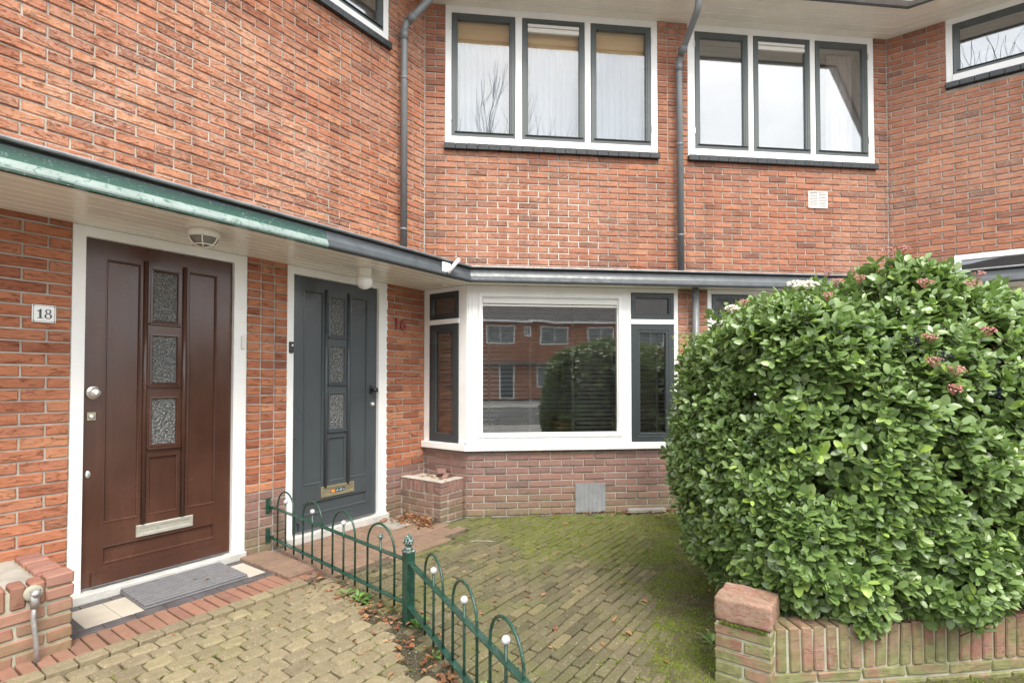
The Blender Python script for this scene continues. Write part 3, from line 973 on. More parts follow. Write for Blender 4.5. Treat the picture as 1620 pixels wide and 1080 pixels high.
zb, zt = 3.902, 5.232
upper_window(16, FF, 0.212, 2.545, 3.82, EAVE + .02, [(0.279, 0.956, zb, zt), (1.036, 1.720, zb, zt), (1.793, 2.472, zb, zt)],
             'white framed three-light window with grey sashes above the bay', vents=[(1.095, 1.66, 5.175)], glass='glass')
upper_window(14, FF, 2.900, 5.165, 3.82, EAVE + .02, [(2.985, 3.615, zb, zt), (3.683, 4.370, zb, zt), (4.438, 5.090, zb, zt)],
             'three-light upper window with a hanging curtain at its right end', vents=[(3.74, 4.31, 5.172)])
upper_window(14, FR, 0.535, 2.3, 4.60, EAVE + .02, [(0.595, 1.40, 4.67, 5.245), (1.46, 2.24, 4.67, 5.245)], hinges=False)
upper_window(16, FL, -1.62, -0.500, 4.60, EAVE + .02, [(-1.55, -0.565, 4.67, 5.245)], hinges=False)
upper_window(18, FL, -2.30, -1.70, 4.60, EAVE + .02, [(-2.24, -1.765, 4.67, 5.245)], hinges=False)
MB().box(-1.70, -1.62, .006, .10, 4.60, EAVE + .02).build('window_post', M['white'], h16, FL)
# low stair window on the right house
lw = thing('window', FR @ Vector((0.575, 0, 2.3)), parent=h14)
MB().ring(0.575, 1.9, 2.25, 2.685, [(0, .1), (0, .004), (.055, .004), (.06, .016), (.06, .1)]).build('window_frame', M['white'], lw, FR)
MB().box(.632, 1.845, .03, .036, 2.305, 2.63).build('pane', M['glass'], lw, FR)


def bay_front(hk, mirror):
    """front of the bay; mirror flips about the party line"""
    def X(a, b):
        if not mirror: return a, b
        ax2 = 2.745 * 2
        return ax2 - b, ax2 - a
    win = thing('bay_window', FG @ Vector((X(.45, 1)[0], 0, .65)), parent=HS[hk])
    if not mirror: win['label'] = 'large white bay window with black blinds behind the glass'
    yf = 0.0
    m = MB()
    def bx(a, b, *r): m.box(*X(a, b), *r)
    zf0, zf1 = 0.702, 2.252
    bx(BT + .004, .547, yf, .10, zf0, zf1)                  # left post
    bx(.547, 1.99, yf + .001, .10, 2.175, zf1)
    bx(.547, 1.99, yf + .001, .10, zf0, .762)
    bx(1.99, 2.089, yf, .10, zf0, zf1)
    bx(2.543, 2.585, yf, .10, zf0, zf1)
    bx(2.089, 2.543, yf + .001, .10, 2.210, zf1)
    bx(2.083, 2.549, yf - .012, .10, 1.890, 1.938)          # transom
    m.build('window_frame', M['white'], win, FG)
    # stepped cover strips on the corner post
    m = MB()
    for (a, b, o) in ((BT + .02, BT + .032, .006), (BT + .055, BT + .066, .008)):
        m.box(*X(a, b), yf - o, yf + .004, zf0, zf1 - .02)
    m.build('cover_strip', M['white'], win, FG)
    x0, x1 = X(.547, 1.99)
    MB().ring(x0, x1, .762, 2.175, [(0, .06), (0, yf - .010), (.012, yf - .014), (.030, yf - .012), (.034, yf + .006), (.043, yf + .010), (.043, .06)]).build('glazing_frame', M['white'], win, FG)
    MB().box(x0 + .04, x1 - .04, .022, .030, .80, 2.137).build('pane', M['glassbay'], win, FG)
    v = MB(); v.box(x0 + .043, x1 - .043, .000, .03, 2.078, 2.128, b=.004); v.box(x0 + .043, x1 - .043, .004, .03, 2.052, 2.070, b=.003)
    v.build('vent_strip', M['plastic'], win, FG)
    a, b = X(2.093, 2.539)
    add_sash(win, FG, a, b, .648 + .054, 1.886, yf - .008, M['grey'], 0.09, 'glassbay')
    add_sash(win, FG, a, b, 1.942, 2.206, yf - .008, M['grey'], 0.055, 'glassbay')
    # wooden sill
    a, b = X(BT - .03, 2.60)
    MB().box(a, b, -.045, .08, .634, .700, b=.006).build('sill', M['white'], win, FG)
    return win


bw = bay_front(16, False)
bw2 = bay_front(14, True)
# angled side light of the bay
def side_light(win, FBx, bl, flip):
    X = (lambda a, b: (a, b)) if not flip else (lambda a, b: (bl - b, bl - a))
    m = MB()
    m.box(*X(.0, .080), .0, .08, .702, 2.252)
    m.box(*X(.486, bl), .0, .08, .702, 2.252)
    m.box(*X(.080, .486), .001, .08, 2.212, 2.252)
    m.box(*X(.074, .492), -.012, .08, 1.888, 1.936)
    m.build('side_frame', M['white'], win, FBx)
    add_sash(win, FBx, *X(.084, .482), .704, 1.884, -.008, M['grey'], 0.085, 'glassbay')
    add_sash(win, FBx, *X(.084, .482), 1.940, 2.208, -.008, M['grey'], 0.055, 'glassbay')
    MB().box(*X(-.0, bl + .012), -.045, .08, .634, .700, b=.006).build('side_sill', M['white'], win, FBx)
    m = MB()
    for zz in (.86, 1.72): m.box(*X(.066, .080), -.008, .002, zz, zz + .075, b=.002)
    m.build('hinge_leaf', M['plastic'], win, FBx)


side_light(bw, FB, BL, False)
side_light(bw2, FB2, B2L, True)


# ------------------------------------------------------------------ front doors
def front_door(hk, fr, xc, flip, mat, zb=0.075, ztop=2.188):
    d = thing('front_door', fr @ Vector((xc, .04, zb)), parent=HS[hk])
    HW = 0.436
    F2 = fr @ Matrix.Translation((xc, 0, 0))
    yl = .034                                   # face of stiles and rails
    m = MB()
    m.box(-HW, HW, yl + .012, yl + .05, zb, ztop)                     # recessed panel plane
    # stiles, rails
    m.box(-HW, -.330, yl, yl + .05, zb, ztop); m.box(.330, HW, yl, yl + .05, zb, ztop)
    m.box(-.330, .330, yl + .0006, yl + .05, 2.075, ztop)
    m.box(-.330, .330, yl + .0006, yl + .05, .305, .445)
    m.box(-.330, .330, yl + .0006, yl + .05, zb, .195)
    m.box(-.145, -.088, yl + .0003, yl + .05, .445, 2.075); m.box(.088, .145, yl + .0003, yl + .05, .445, 2.075)
    for (a, b) in ((1.632, 1.702), (1.218, 1.292), (.826, .884), (2.058, 2.075)):
        m.box(-.088, .088, yl + .0009, yl + .05, a, b)
    m.build('door_leaf', mat, d, F2)
    for sx in (-1, 1):
        MB().ring(min(sx * .140, sx * .330), max(sx * .140, sx * .330), .445, 2.075, [(0, yl - .002), (.006, yl - .003), (.012, yl + .004), (.014, yl + .0125)]).build('panel_moulding', mat, d, F2)
        m = MB(); m.tube([(sx * .116, yl - .004, .40), (sx * .116, yl - .004, 2.10)], .014, 10); m.build('mullion_bead', mat, d, F2)
    MB().ring(-.330, .330, .195, .305, [(0, yl - .002), (.006, yl - .003), (.012, yl + .004), (.014, yl + .0125)]).build('panel_moulding', mat, d, F2)
    MB().ring(-.088, .088, .445, .826, [(0, yl - .002), (.005, yl - .002), (.010, yl + .004), (.012, yl + .0125)]).build('panel_moulding', mat, d, F2)
    for (a, b) in ((1.702, 2.058), (1.292, 1.632), (.884, 1.218)):
        MB().ring(-.088, .088, a, b, [(0, yl - .004), (.012, yl - .005), (.018, yl + .004), (.020, yl + .02)]).build('glazing_bead', mat, d, F2)
        MB().box(-.098, .098, yl - .020, yl + .002, a - .014, a - .002, b=.003).build('pane_sill', mat, d, F2)
        MB().box(-.072, .072, yl + .006, yl + .011, a + .016, b - .016).build('pane', M['hammer'], d, F2)
    # weather board at the foot
    MB().prism([(-.385 if hk == 18 else -.37, .082), (.385, .082), (.385, .150), (-.385 if hk == 18 else -.37, .150)], yl - .022, yl + .004).build('weather_board', mat, d, F2)
    MB().prism([(-.382, .1505), (.382, .1505), (.382, .162), (-.382, .162)], yl - .010, yl + .004).build('drip_moulding', mat, d, F2)
    # frame
    f = thing('door_frame', fr @ Vector((xc, 0, 0)), parent=HS[hk])
    ol, orr = (.066, .094) if hk == 18 else (.060, .110)
    m = MB()
    m.box(-HW - ol, -HW - .003, .003, .10, .062, 2.252)
    m.box(HW + .003, HW + orr, .003, .10, .062, 2.252)
    m.box(-HW - .003, HW + .003, .0035, .10, ztop + .003, 2.252)
    m.build('jamb_and_head', M['white'], f, F2)
    MB().box(-HW - ol - .002, HW + orr + .002, -.035, .10, -.01, .060, b=.005).build('threshold', M['sillstone'], f, F2)
    return d, F2, yl


d18, F18, yl = front_door(18, FL, -2.391, False, M['mahog'])
d16, F16, yl = front_door(16, FL, -1.037, True, M['doorgrey'])

# door furniture 18
m = MB(); m.lathe([(.0, .0), (.040, .0), (.042, -.004), (.036, -.009), (.016, -.012), (.014, -.03), (.026, -.036), (.030, -.048), (.026, -.058), (.010, -.062), (0.0, -.062)], (-.386, yl, 1.250), 'y', 22, sx=.92)
m.build('door_knob', M['chrome'], d18, F18)
k = MB().box(-.416, -.372, yl - .008, yl, 1.082, 1.132, b=.002).build('cylinder_lock', M['brass'], d18, F18)
m = MB(); m.lathe([(0, 0), (.015, 0), (.015, -.007), (.008, -.009), (0, -.009)], (-.394, yl - .008, 1.106), 'y', 16); m.build('lock_barrel', M['chrome'], d18, F18)
m = MB(); m.lathe([(0, 0), (.024, 0), (.024, -.004), (.018, -.007), (0, -.007)], (-.406, yl, .757), 'y', 18, sx=.62); m.build('keyhole_plate', M['chrome'], d18, F18)
MB().box(-.4085, -.4035, yl - .009, yl - .006, .748, .766).build('keyhole', M['black'], d18, F18)
lp = MB(); lp.ring(-.153, .184, .318, .393, [(0, yl), (0, yl - .007), (.003, yl - .009), (.020, yl - .008), (.023, yl - .003), (.023, yl)])
lp.build('letter_plate', M['alu'], d18, F18)
MB().box(-.13, .161, yl - .004, yl, .338, .372, b=.0015).build('letter_flap', M['alu'], d18, F18)
# door furniture 16
MB().box(.356, .388, yl - .005, yl, 1.19, 1.275, b=.002).build('handle_plate', M['black'], d16, F16)
m = MB(); m.lathe([(0, 0), (.012, 0), (.011, -.03), (.022, -.038), (.028, -.052), (.024, -.066), (.010, -.072), (0, -.072)], (.378, yl - .004, 1.232), 'y', 18); m.build('door_knob', M['ink'], d16, F16)
m = MB(); m.lathe([(0, 0), (.026, 0), (.026, -.004), (.018, -.010), (.017, -.018), (0, -.018)], (.392, yl, 1.098), 'y', 20); m.build('cylinder_lock', M['chrome'], d16, F16)
lp = MB(); lp.ring(-.157, .184, .318, .410, [(0, yl), (0, yl - .007), (.003, yl - .009), (.022, yl - .008), (.025, yl - .003), (.025, yl)])
lp.build('letter_plate', M['brass'], d16, F16)
MB().box(-.132, .159, yl - .004, yl, .340, .386, b=.0015).build('letter_flap', M['brass'], d16, F16)
MB().box(-.06, .088, yl - .0055, yl - .0035, .346, .376).build('sticker', M['sticker'], d16, F16)
MB().box(-.056, -.018, yl - .0062, yl - .005, .349, .373).build('orange_sticker', M['stickero'], d16, F16)
m = MB()
for i in range(7):
    a = -.008 + i * .013; h = (.010, .016, .008, .014, .018, .009, .012)[i]
    m.box(a, a + .008, yl - .0062, yl - .005, .352 + (i % 3) * .003, .352 + h)
m.build('sticker_print', M['stickerw'], d16, F16)

# ------------------------------------------------------------------ downpipes
def downpipe(hk, paths, r=.032, colz=(), frm=IDN, bracket=None):
    dp = thing('downpipe', Vector(paths[0][-1]), parent=HS[hk])
    for p in paths:
        m = MB(); m.tube(p, r, 14); m.build('pipe', M['pipe'], dp)
    for (P, d, rr, hl) in colz:
        P = Vector(P); d = Vector(d).normalized()
        m = MB(); m.tube([P - d * hl, P + d * hl], rr, 14); m.build('pipe_collar', M['pipe'], dp)
    return dp


def fp(fr, x, y, z): return tuple(fr @ Vector((x, y, z)))


def bend(a, b, c, r=.06, n=5):
    a, b, c = Vector(a), Vector(b), Vector(c)
    d1 = (a - b).normalized(); d2 = (c - b).normalized()
    p, q = b + d1 * r, b + d2 * r
    out = [tuple(a)]
    for i in range(n + 1):
        t = i / n
        out.append(tuple(p * (1 - t) ** 2 + b * 2 * t * (1 - t) + q * t * t))
    return out + [tuple(c)]


top = fp(FL, -.10, -.50, EAVE + .02); mid = fp(FL, -.367, -.075, 4.83); bot = fp(FL, -.362, -.075, 2.36)
downpipe(16, [bend(bot, mid, top)], .034, [(Vector(mid) + Vector((0, 0, -.10)), (0, 0, 1), .039, .05), (fp(FL, -.364, -.075, 4.30), (0, 0, 1), .037, .012), (fp(FL, -.364, -.075, 2.80), (0, 0, 1), .037, .012),
    (Vector(mid) + (Vector(top) - Vector(mid)).normalized() * .10, Vector(top) - Vector(mid), .039, .05)])
q0 = fp(FF, 2.770, -.075, 2.36); q1 = fp(FF, 2.762, -.075, 4.84); q2 = fp(FF, 2.80, -.46, 5.15); q3 = fp(FF, 2.80, -.49, 5.35)
downpipe(14, [bend(q0, q1, q2)[:-1] + bend(q1, q2, q3)[1:], [fp(FG, 2.742, -.07, 2.26), fp(FG, 2.742, -.07, 0.05)]], .034,
         [(Vector(q1) + Vector((0, 0, -.08)), (0, 0, 1), .039, .05), (fp(FF, 2.766, -.075, 3.9), (0, 0, 1), .037, .012), (fp(FF, 2.768, -.075, 2.9), (0, 0, 1), .037, .012),
          (Vector(q1) + (Vector(q2) - Vector(q1)).normalized() * .10, Vector(q2) - Vector(q1), .039, .05)])

# ------------------------------------------------------------------ rooms behind the windows
def room(hk, fr, x0, x1, y0, y1, z0, z1, mat, ceil=None, floor=None):
    r = thing('room', fr @ Vector((x0, y0, z0)), parent=HS[hk])
    m = MB()
    t = .02
    m.box(x0, x1, y1, y1 + t, z0, z1)
    m.box(x0 - t, x0, y0, y1 + t, z0, z1); m.box(x1, x1 + t, y0, y1 + t, z0, z1)
    m.build('room_wall', mat, r, fr)
    MB().box(x0 - t, x1 + t, y0, y1 + t, z1, z1 + t).build('room_ceiling', ceil or mat, r, fr)
    MB().box(x0 - t, x1 + t, y0, y1 + t, z0 - t, z0).build('room_floor', floor or M['floorwood'], r, fr)
    return r


rb = thing('room', FG @ Vector((0.5, .5, .12)), parent=h16)
m = MB(); m.box(.02, 2.62, 4.6, 4.62, .12, 2.31); m.box(2.62, 2.64, .095, 4.62, .12, 2.31); m.box(.0, .02, .44, 3.55, .12, 2.31); m.box(.0, .02, 3.55, 4.3, .12, .85); m.box(.0, .02, 3.55, 4.3, 2.05, 2.31); m.box(.0, .02, 4.3, 4.62, .12, 2.31)  # gap in the unseen left wall, added to let skylight brighten the room
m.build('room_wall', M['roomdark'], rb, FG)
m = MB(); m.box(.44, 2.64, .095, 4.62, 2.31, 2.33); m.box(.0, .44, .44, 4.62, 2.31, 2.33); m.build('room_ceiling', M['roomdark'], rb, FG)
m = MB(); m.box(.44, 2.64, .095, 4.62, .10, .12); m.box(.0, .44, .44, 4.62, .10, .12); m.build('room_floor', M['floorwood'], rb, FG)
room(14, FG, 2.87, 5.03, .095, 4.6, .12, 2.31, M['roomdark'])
room(16, FF, 0.15, 2.66, .095, 3.6, 2.9, 5.335, M['room'], ceil=M['pine'])
room(14, FF, 2.80, 5.25, .095, 3.6, 2.9, 5.325, M['room'])
room(14, FR, 0.45, 2.4, .095, 1.6, 4.2, 5.30, M['room'])
room(14, FR, 0.5, 2.0, .095, 1.2, 2.1, 2.75, M['room'])
room(16, FL, -2.6, -0.4, .095, 1.2, 4.3, 5.30, M['room'])

# ------------------------------------------------------------------ blinds, curtains, furniture seen through the glass
def blind(fr, x0, x1, z0, z1, y, tapes, label, pitch=.0435):
    b = thing('venetian_blind', fr @ Vector(((x0 + x1) / 2, y, z1)), label, 'blind', 'black venetian blinds in the bay window')
    m = MB(); w = (x1 - x0) / 2
    cs, sn = .024 * cos(.30), -.024 * sin(.30)
    m.add([(-w, -cs, sn), (w, -cs, sn), (w, 0, .003), (-w, 0, .003), (w, cs, -sn), (-w, cs, -sn),
           (-w, -cs, sn - .002), (w, -cs, sn - .002), (w, 0, .001), (-w, 0, .001), (w, cs, -sn - .002), (-w, cs, -sn - .002)],
          [(0, 1, 2, 3), (3, 2, 4, 5), (7, 6, 9, 8), (8, 9, 11, 10), (1, 0, 6, 7), (4, 10, 11, 5)])
    me = m.mesh('slat', M['slat'])
    z = z0 + .02
    while z < z1 - .04:
        o = bpy.data.objects.new('slat', me)
        link(o, fr @ Matrix.Translation(((x0 + x1) / 2, y, z)) @ Matrix.Rotation(random.uniform(-.015, .015), 4, 'X'), b)
        z += pitch
    for t in tapes:
        MB().box(t - .012, t + .012, y - .0275, y - .0262, z0, z1 - .02).build('ladder_tape', M['tape'], b, fr)
    MB().box(x0, x1, y - .028, y + .028, z1 - .05, z1).build('head_rail', M['slat'], b, fr)
    MB().box(x0, x1, y - .026, y + .026, z0 - .008, z0 + .008).build('bottom_rail', M['slat'], b, fr)


blind(FG, .56, 2.00, .80, 2.16, .135, (.66, 1.075, 1.51, 1.94), 'wide black slatted blind behind the big bay pane')
blind(FG, 2.10, 2.535, .80, 1.90, .135, (2.40,), 'narrow black slatted blind behind the right side light of the bay')
blind(FB, .11, .46, .80, 1.90, .14, (.28,), 'narrow black slatted blind behind the angled left light of the bay')
blind(FG, 3.48, 4.95, .80, 2.16, .135, (3.6, 4.1, 4.6), 'slatted blind in the bay window behind the hedge')


def curtain(fr, x0, x1, z0, z1, y, amp, n, mat, label, flare=0.0):
    m = MB(); N = n * 8; vs = []; fs = []
    rows = 10
    for j in range(rows + 1):
        v = j / rows; z = z1 + (z0 - z1) * v
        for i in range(N + 1):
            u = i / N
            xx = x0 + (x1 - x0) * u * (1 + flare * v)
            yy = y + amp * (.6 + .4 * v) * sin(u * n * 2 * pi + .6 * sin(u * 9 + v)) + amp * .4 * sin(u * n * 5.1 + v * 1.3)
            vs.append((xx, yy, z))
    for j in range(rows):
        for i in range(N):
            a = j * (N + 1) + i
            fs.append((a, a + 1, a + N + 2, a + N + 1))
    m.add(vs, fs, smooth=True); m.fix = False
    return m.build('curtain', mat, None, fr, label, 'curtain')


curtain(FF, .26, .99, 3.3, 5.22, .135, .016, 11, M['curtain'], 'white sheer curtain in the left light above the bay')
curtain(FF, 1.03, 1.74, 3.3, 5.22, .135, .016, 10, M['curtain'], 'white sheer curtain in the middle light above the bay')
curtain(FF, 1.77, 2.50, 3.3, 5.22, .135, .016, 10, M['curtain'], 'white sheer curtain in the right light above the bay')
for (a, b, w) in ((.335, .900, 'left'), (1.095, 1.665, 'middle'), (1.85, 2.415, 'right')):  # slats added behind the glass to stand in for the bright pine ceiling
    wb = thing('ceiling_standin', FF @ Vector(((a + b) / 2, .085, 5.2)), 'added tan slats standing in for the pine ceiling in the %s light above the bay' % w, 'blind', 'stand-in ceiling slats above the bay')
    for k in range(19):
        z = 5.185 - k * .0122
        MB().box(a, b, .080, .086, z - .0055, z + .0055, b=.0012).build('slat', M['pine'], wb, FF @ Matrix.Translation(((a + b) / 2, 0, z)) @ Matrix.Rotation(.035 * k / 19, 4, 'Y') @ Matrix.Translation((-(a + b) / 2, 0, -z)))
    MB().box(a, b, .087, .090, 4.96, 5.20).build('backing', M['pine'], wb, FF)
curtain(FF, 4.74, 5.06, 3.3, 5.22, .22, .03, 5, M['curtaingrey'], 'grey pink curtain gathered at the right of the upper right window')
curtain(FF, 2.93, 3.02, 3.3, 5.22, .22, .03, 2, M['curtaingrey'], 'edge of a grey curtain beside the grey drainpipe upstairs')
curtain(FR, .58, 2.28, 4.3, 5.0, .3, .02, 14, M['curtain'], 'pale curtain in the small upper window at far right')

sf = thing('sofa', FG @ Vector((1.1, .9, .12)), 'beige sofa seen low through the bay window', 'sofa')
MB().box(.75, 1.55, .55, 1.35, .12, .56, b=.05).build('seat', M['sofa'], sf, FG)
MB().box(.75, 1.55, .40, .60, .12, .95, b=.06).build('backrest', M['sofa'], sf, FG)
MB().box(1.56, 1.72, .45, 1.35, .12, .72, b=.05).build('armrest', M['sofa'], sf, FG)
bk = MB()
bk.lathe([(.0, 0), (.11, 0), (.125, .12), (.12, .24), (.105, .25), (.10, .23), (0, .22)], (1.42, .27, .66), 'z', 18)
bk.build('wicker_basket', M['wicker'], None, FG, 'woven basket behind the bottom of the bay window', 'basket')
tb = thing('side_table', FG @ Vector((1.42, .27, .12)), 'low table under the woven basket inside the bay window', 'table')
MB().box(1.25, 1.60, .19, .39, .63, .66, b=.005).build('table_top', M['floorwood'], tb, FG)
for (a, b) in ((1.27, .21), (1.55, .21), (1.27, .35), (1.55, .35)):
    MB().box(a, a + .03, b, b + .03, .12, .63).build('leg', M['floorwood'], tb, FG)
pf = thing('picture_frame', FG @ Vector((2.42, 4.58, 1.3)), 'dark framed picture on the living room back wall', 'picture')
MB().ring(2.28, 2.58, 1.25, 1.62, [(0, 4.595), (0, 4.56), (.04, 4.56), (.04, 4.59)]).build('frame', M['slat'], pf, FG)
MB().box(2.31, 2.55, 4.58, 4.59, 1.28, 1.59).build('mount', M['room'], pf, FG)

# ------------------------------------------------------------------ lamps, signs, bells, bracket, vents
def lamp_globe(P, label, mat, group=None, r=.075, neck=.062, shape=0):
    t = thing('porch_lamp', P, label, 'lamp')
    fr = Matrix.Translation(P)
    m = MB(); m.lathe([(0, 0), (neck * .95, 0), (neck, -.01), (neck * .92, -.075), (0, -.075)], (0, 0, 0), 'z', 22); m.build('lamp_holder', M['cream'], t, fr)
    if shape == 0:
        prof = [(0, -.075), (.058, -.075), (.066, -.088), (.070, -.105), (.069, -.125), (.060, -.148), (.042, -.166), (.018, -.176), (0, -.178)]
    else:
        prof = [(0, -.075)] + [(r * sin(a), -.075 - r * .92 + r * cos(a)) for a in [radians(k) for k in range(24, 181, 12)]]
    m = MB(); m.lathe(prof, (0, 0, 0), 'z', 24); m.build('globe', mat, t, fr)


lamp_globe(Lp(-1.083, .385, SOF), 'white glass globe lamp above the dark grey door', M['opal'])
p = C2 + uR * 1.05 + nR * .24
lamp_globe(Vector((p.x, p.y, SOF)), 'large aged globe lamp under the canopy at far right', M['opalaged'], r=.125, neck=.075, shape=1)
P = Lp(-2.365, .44, SOF)
bl = thing('bulkhead_lamp', P, 'round caged bulkhead lamp above the brown door', 'lamp')
fr = Matrix.Translation(P) @ FL.to_3x3().to_4x4()
m = MB(); m.lathe([(0, 0), (.088, 0), (.092, -.012), (.092, -.040), (.080, -.044), (0, -.044)], (0, 0, 0), 'z', 28); m.build('lamp_base', M['cream'], bl, fr)
m = MB(); m.lathe([(0, -.044), (.078, -.044), (.074, -.062), (.060, -.080), (.035, -.092), (0, -.096)], (0, 0, 0), 'z', 24); m.build('lamp_glass', M['lampglass'], bl, fr)
for a in (0, 60, 120):
    pts = [(.088 * cos(t) * cos(radians(a)), .088 * cos(t) * sin(radians(a)), -.040 - .064 * sin(t)) for t in [pi * i / 12 for i in range(13)]]
    m = MB(); m.tube(pts, .0042, 6); m.build('guard_bar', M['cream'], bl, fr)
m = MB(); m.tube([(.058 * cos(2 * pi * i / 24), .058 * sin(2 * pi * i / 24), -.090) for i in range(25)], .004, 6); m.build('guard_ring', M['cream'], bl, fr)


def digits(txt, size, depth, offset):
    cu = bpy.data.curves.new('num', 'FONT'); cu.body = txt; cu.size = size; cu.extrude = depth; cu.offset = offset
    cu.align_x = 'CENTER'; cu.align_y = 'CENTER'; cu.space_character = 1.08
    tmp = bpy.data.objects.new('num', cu); COL.objects.link(tmp)
    bpy.context.view_layer.update()
    me = bpy.data.meshes.new_from_object(tmp.evaluated_get(bpy.context.evaluated_depsgraph_get()))
    bpy.data.objects.remove(tmp)
    return me


RX = Matrix.Rotation(pi / 2, 4, 'X')
n18 = thing('house_number_sign', FL @ Vector((-3.02, -.008, 1.65)), 'small white enamel house number plate reading 18', 'sign')
MB().box(-3.072, -2.967, -.010, -.003, 1.652, 1.752, b=.002).build('plate', M['enamel'], n18, FL)
MB().ring(-3.066, -2.973, 1.658, 1.746, [(0, -.0104), (0, -.0112), (.0016, -.0112), (.0016, -.0104)]).build('border_line', M['ink'], n18, FL)
# serif numerals, drawn as flat enamel shapes
m = MB()
def poly(pts): m.prism(pts, -.0118, -.0102)
cx, cz = -3.037, 1.702
poly([(cx - .004, cz - .024), (cx + .006, cz - .024), (cx + .006, cz + .026), (cx + .001, cz + .026), (cx - .004, cz + .020)])
poly([(cx - .0041, cz + .0195), (cx - .0041, cz + .012), (cx - .013, cz + .012), (cx - .013, cz + .015)])
poly([(cx - .012, cz - .0275), (cx + .014, cz - .0275), (cx + .014, cz - .0242), (cx - .012, cz - .0242)])
def ring8(ox, oz, rx, rz, wx, wz):
    N = 20
    vs = []
    for k in range(N):
        t = 2 * pi * k / N
        for (a, b) in ((rx, rz), (rx - wx, rz - wz)):
            for y in (-.0118, -.0102):
                vs.append((ox + a * cos(t), y, oz + b * sin(t)))
    fs = []
    for k in range(N):
        a = k * 4; b = ((k + 1) % N) * 4
        fs += [(a, b, b + 2, a + 2), (a + 1, a + 3, b + 3, b + 1), (a, a + 1, b + 1, b), (a + 2, b + 2, b + 3, a + 3)]
    m.add(vs, fs)
cx2 = -3.002
ring8(cx2, cz + .0135, .0135, .0130, .0065, .0035); ring8(cx2, cz - .0130, .0165, .0155, .0075, .0035)
m.build('numerals', M['ink'], n18, FL)
m = MB()
for (a, b) in ((-3.0645, 1.7445), (-2.9745, 1.7445), (-3.0645, 1.6595), (-2.9745, 1.6595)):
    m.lathe([(0, 0), (.0038, 0), (.003, -.002), (0, -.0025)], (a, -.0112, b), 'y', 10)
m.build('screws', M['ink'], n18, FL)

n16 = thing('house_number', FL @ Vector((-.345, 0, 1.80)), 'raised red metal house number 16 on bricks beside the grey door', 'sign')
me = digits('16', .155, .005, .004); me.materials.append(M['rednum'])
o = bpy.data.objects.new('numerals', me); link(o, FL @ Matrix.Translation((-.345, -.016, 1.868)) @ RX, n16)
m = MB()
for (a, b) in ((-.392, 1.83), (-.392, 1.91), (-.318, 1.83), (-.31, 1.88)): m.lathe([(0, 0), (.003, 0), (.003, .014), (0, .014)], (a, -.013, b), 'y', 8)
m.build('stand_off_pin', M['rednum'], n16, FL)

db = thing('doorbell', FL @ Vector((-1.8895, 0, 1.60)), 'slim white bell push on the frame of the brown door', 'doorbell')
MB().box(-1.902, -1.877, -.016, .003, 1.556, 1.658, b=.004).build('bell_box', M['plastic'], db, FL)
MB().box(-1.896, -1.883, -.019, -.015, 1.585, 1.60, b=.0015).build('bell_button', M['enamel'], db, FL)
db = thing('doorbell', FL @ Vector((-1.50, 0, 1.59)), 'black bell push with white button by the grey door', 'doorbell')
MB().box(-1.517, -1.482, -.014, .003, 1.543, 1.634, b=.003).build('bell_box', M['ink'], db, FL)
m = MB(); m.lathe([(0, 0), (.009, 0), (.008, -.004), (0, -.005)], (-1.497, -.014, 1.605), 'y', 14); m.build('bell_button', M['enamel'], db, FL)

fb = thing('flag_holder', FL @ Vector((-.46, -.75, 2.26)), 'white flagpole holder screwed to the grey gutter', 'bracket')
MB().box(-.535, -.425, -.752, -.746, 2.262, 2.365, b=.002).build('back_plate', M['white'], fb, FL)
m = MB(); m.tube([(-.475, -.762, 2.275), (-.385, -.815, 2.405)], .017, 12); m.build('pole_socket', M['white'], fb, FL)

vt = thing('wall_vent', FF @ Vector((4.44, 0, 3.28)), 'white plastic grille vent in the wall below the upper right window', 'vent')
m = MB(); m.ring(4.322, 4.556, 3.285, 3.477, [(0, .006), (0, -.012), (.014, -.012), (.014, .006)]); m.box(4.432, 4.446, -.012, .006, 3.299, 3.463)
m.build('vent_frame', M['plastic'], vt, FF)
for i in range(9):
    z = 3.304 + i * .0178
    MB().add([(4.336, -.010, z), (4.542, -.010, z), (4.542, -.002, z + .012), (4.336, -.002, z + .012), (4.336, -.008, z - .002), (4.542, -.008, z - .002), (4.542, .0, z + .010), (4.336, .0, z + .010)],
             [(0, 1, 2, 3), (4, 7, 6, 5), (0, 4, 5, 1), (3, 2, 6, 7), (0, 3, 7, 4), (1, 5, 6, 2)]).build('vent_slat', M['plastic'], vt, FF)
hc = thing('crawl_space_cover', FG @ Vector((1.66, -.006, .012)), 'square grey zinc sheet covering an opening in the bay plinth', 'cover')
m = MB(); m.fix = False; N_ = 64; vs = []; fs = []
for i in range(N_ + 1):
    x = 1.508 + .31 * i / N_; y = -.009 - .0022 * sin(i / N_ * 2 * pi * 7) - .0008 * sin(i * .9)
    vs += [(x, y, .012 + .002 * sin(i * .35)), (x, y - .0004, .300), (x, -.003, .012), (x, -.003, .300)]
for i in range(N_):
    a = i * 4
    fs += [(a, a + 4, a + 5, a + 1), (a + 1, a + 5, a + 7, a + 3), (a, a + 2, a + 6, a + 4)]
fs += [(0, 1, 3, 2), (N_ * 4, N_ * 4 + 2, N_ * 4 + 3, N_ * 4 + 1)]
m.add(vs, fs, smooth=False); m.build('sheet', M['hatch'], hc, FG)
for (a, b) in ((1.522, .286), (1.804, .286), (1.522, .05), (1.804, .05)):
    m = MB(); m.lathe([(0, 0), (.005, 0), (.004, -.003), (0, -.004)], (a, -.0112, b), 'y', 10); m.build('screw', M['galv'], hc, FG)
m = MB(); m.tube([fp(FL, -3.20, -.02, 4.02), fp(FL, -3.24, -.03, 4.025), fp(FL, -3.45, -.02, 4.04)], .008, 8)
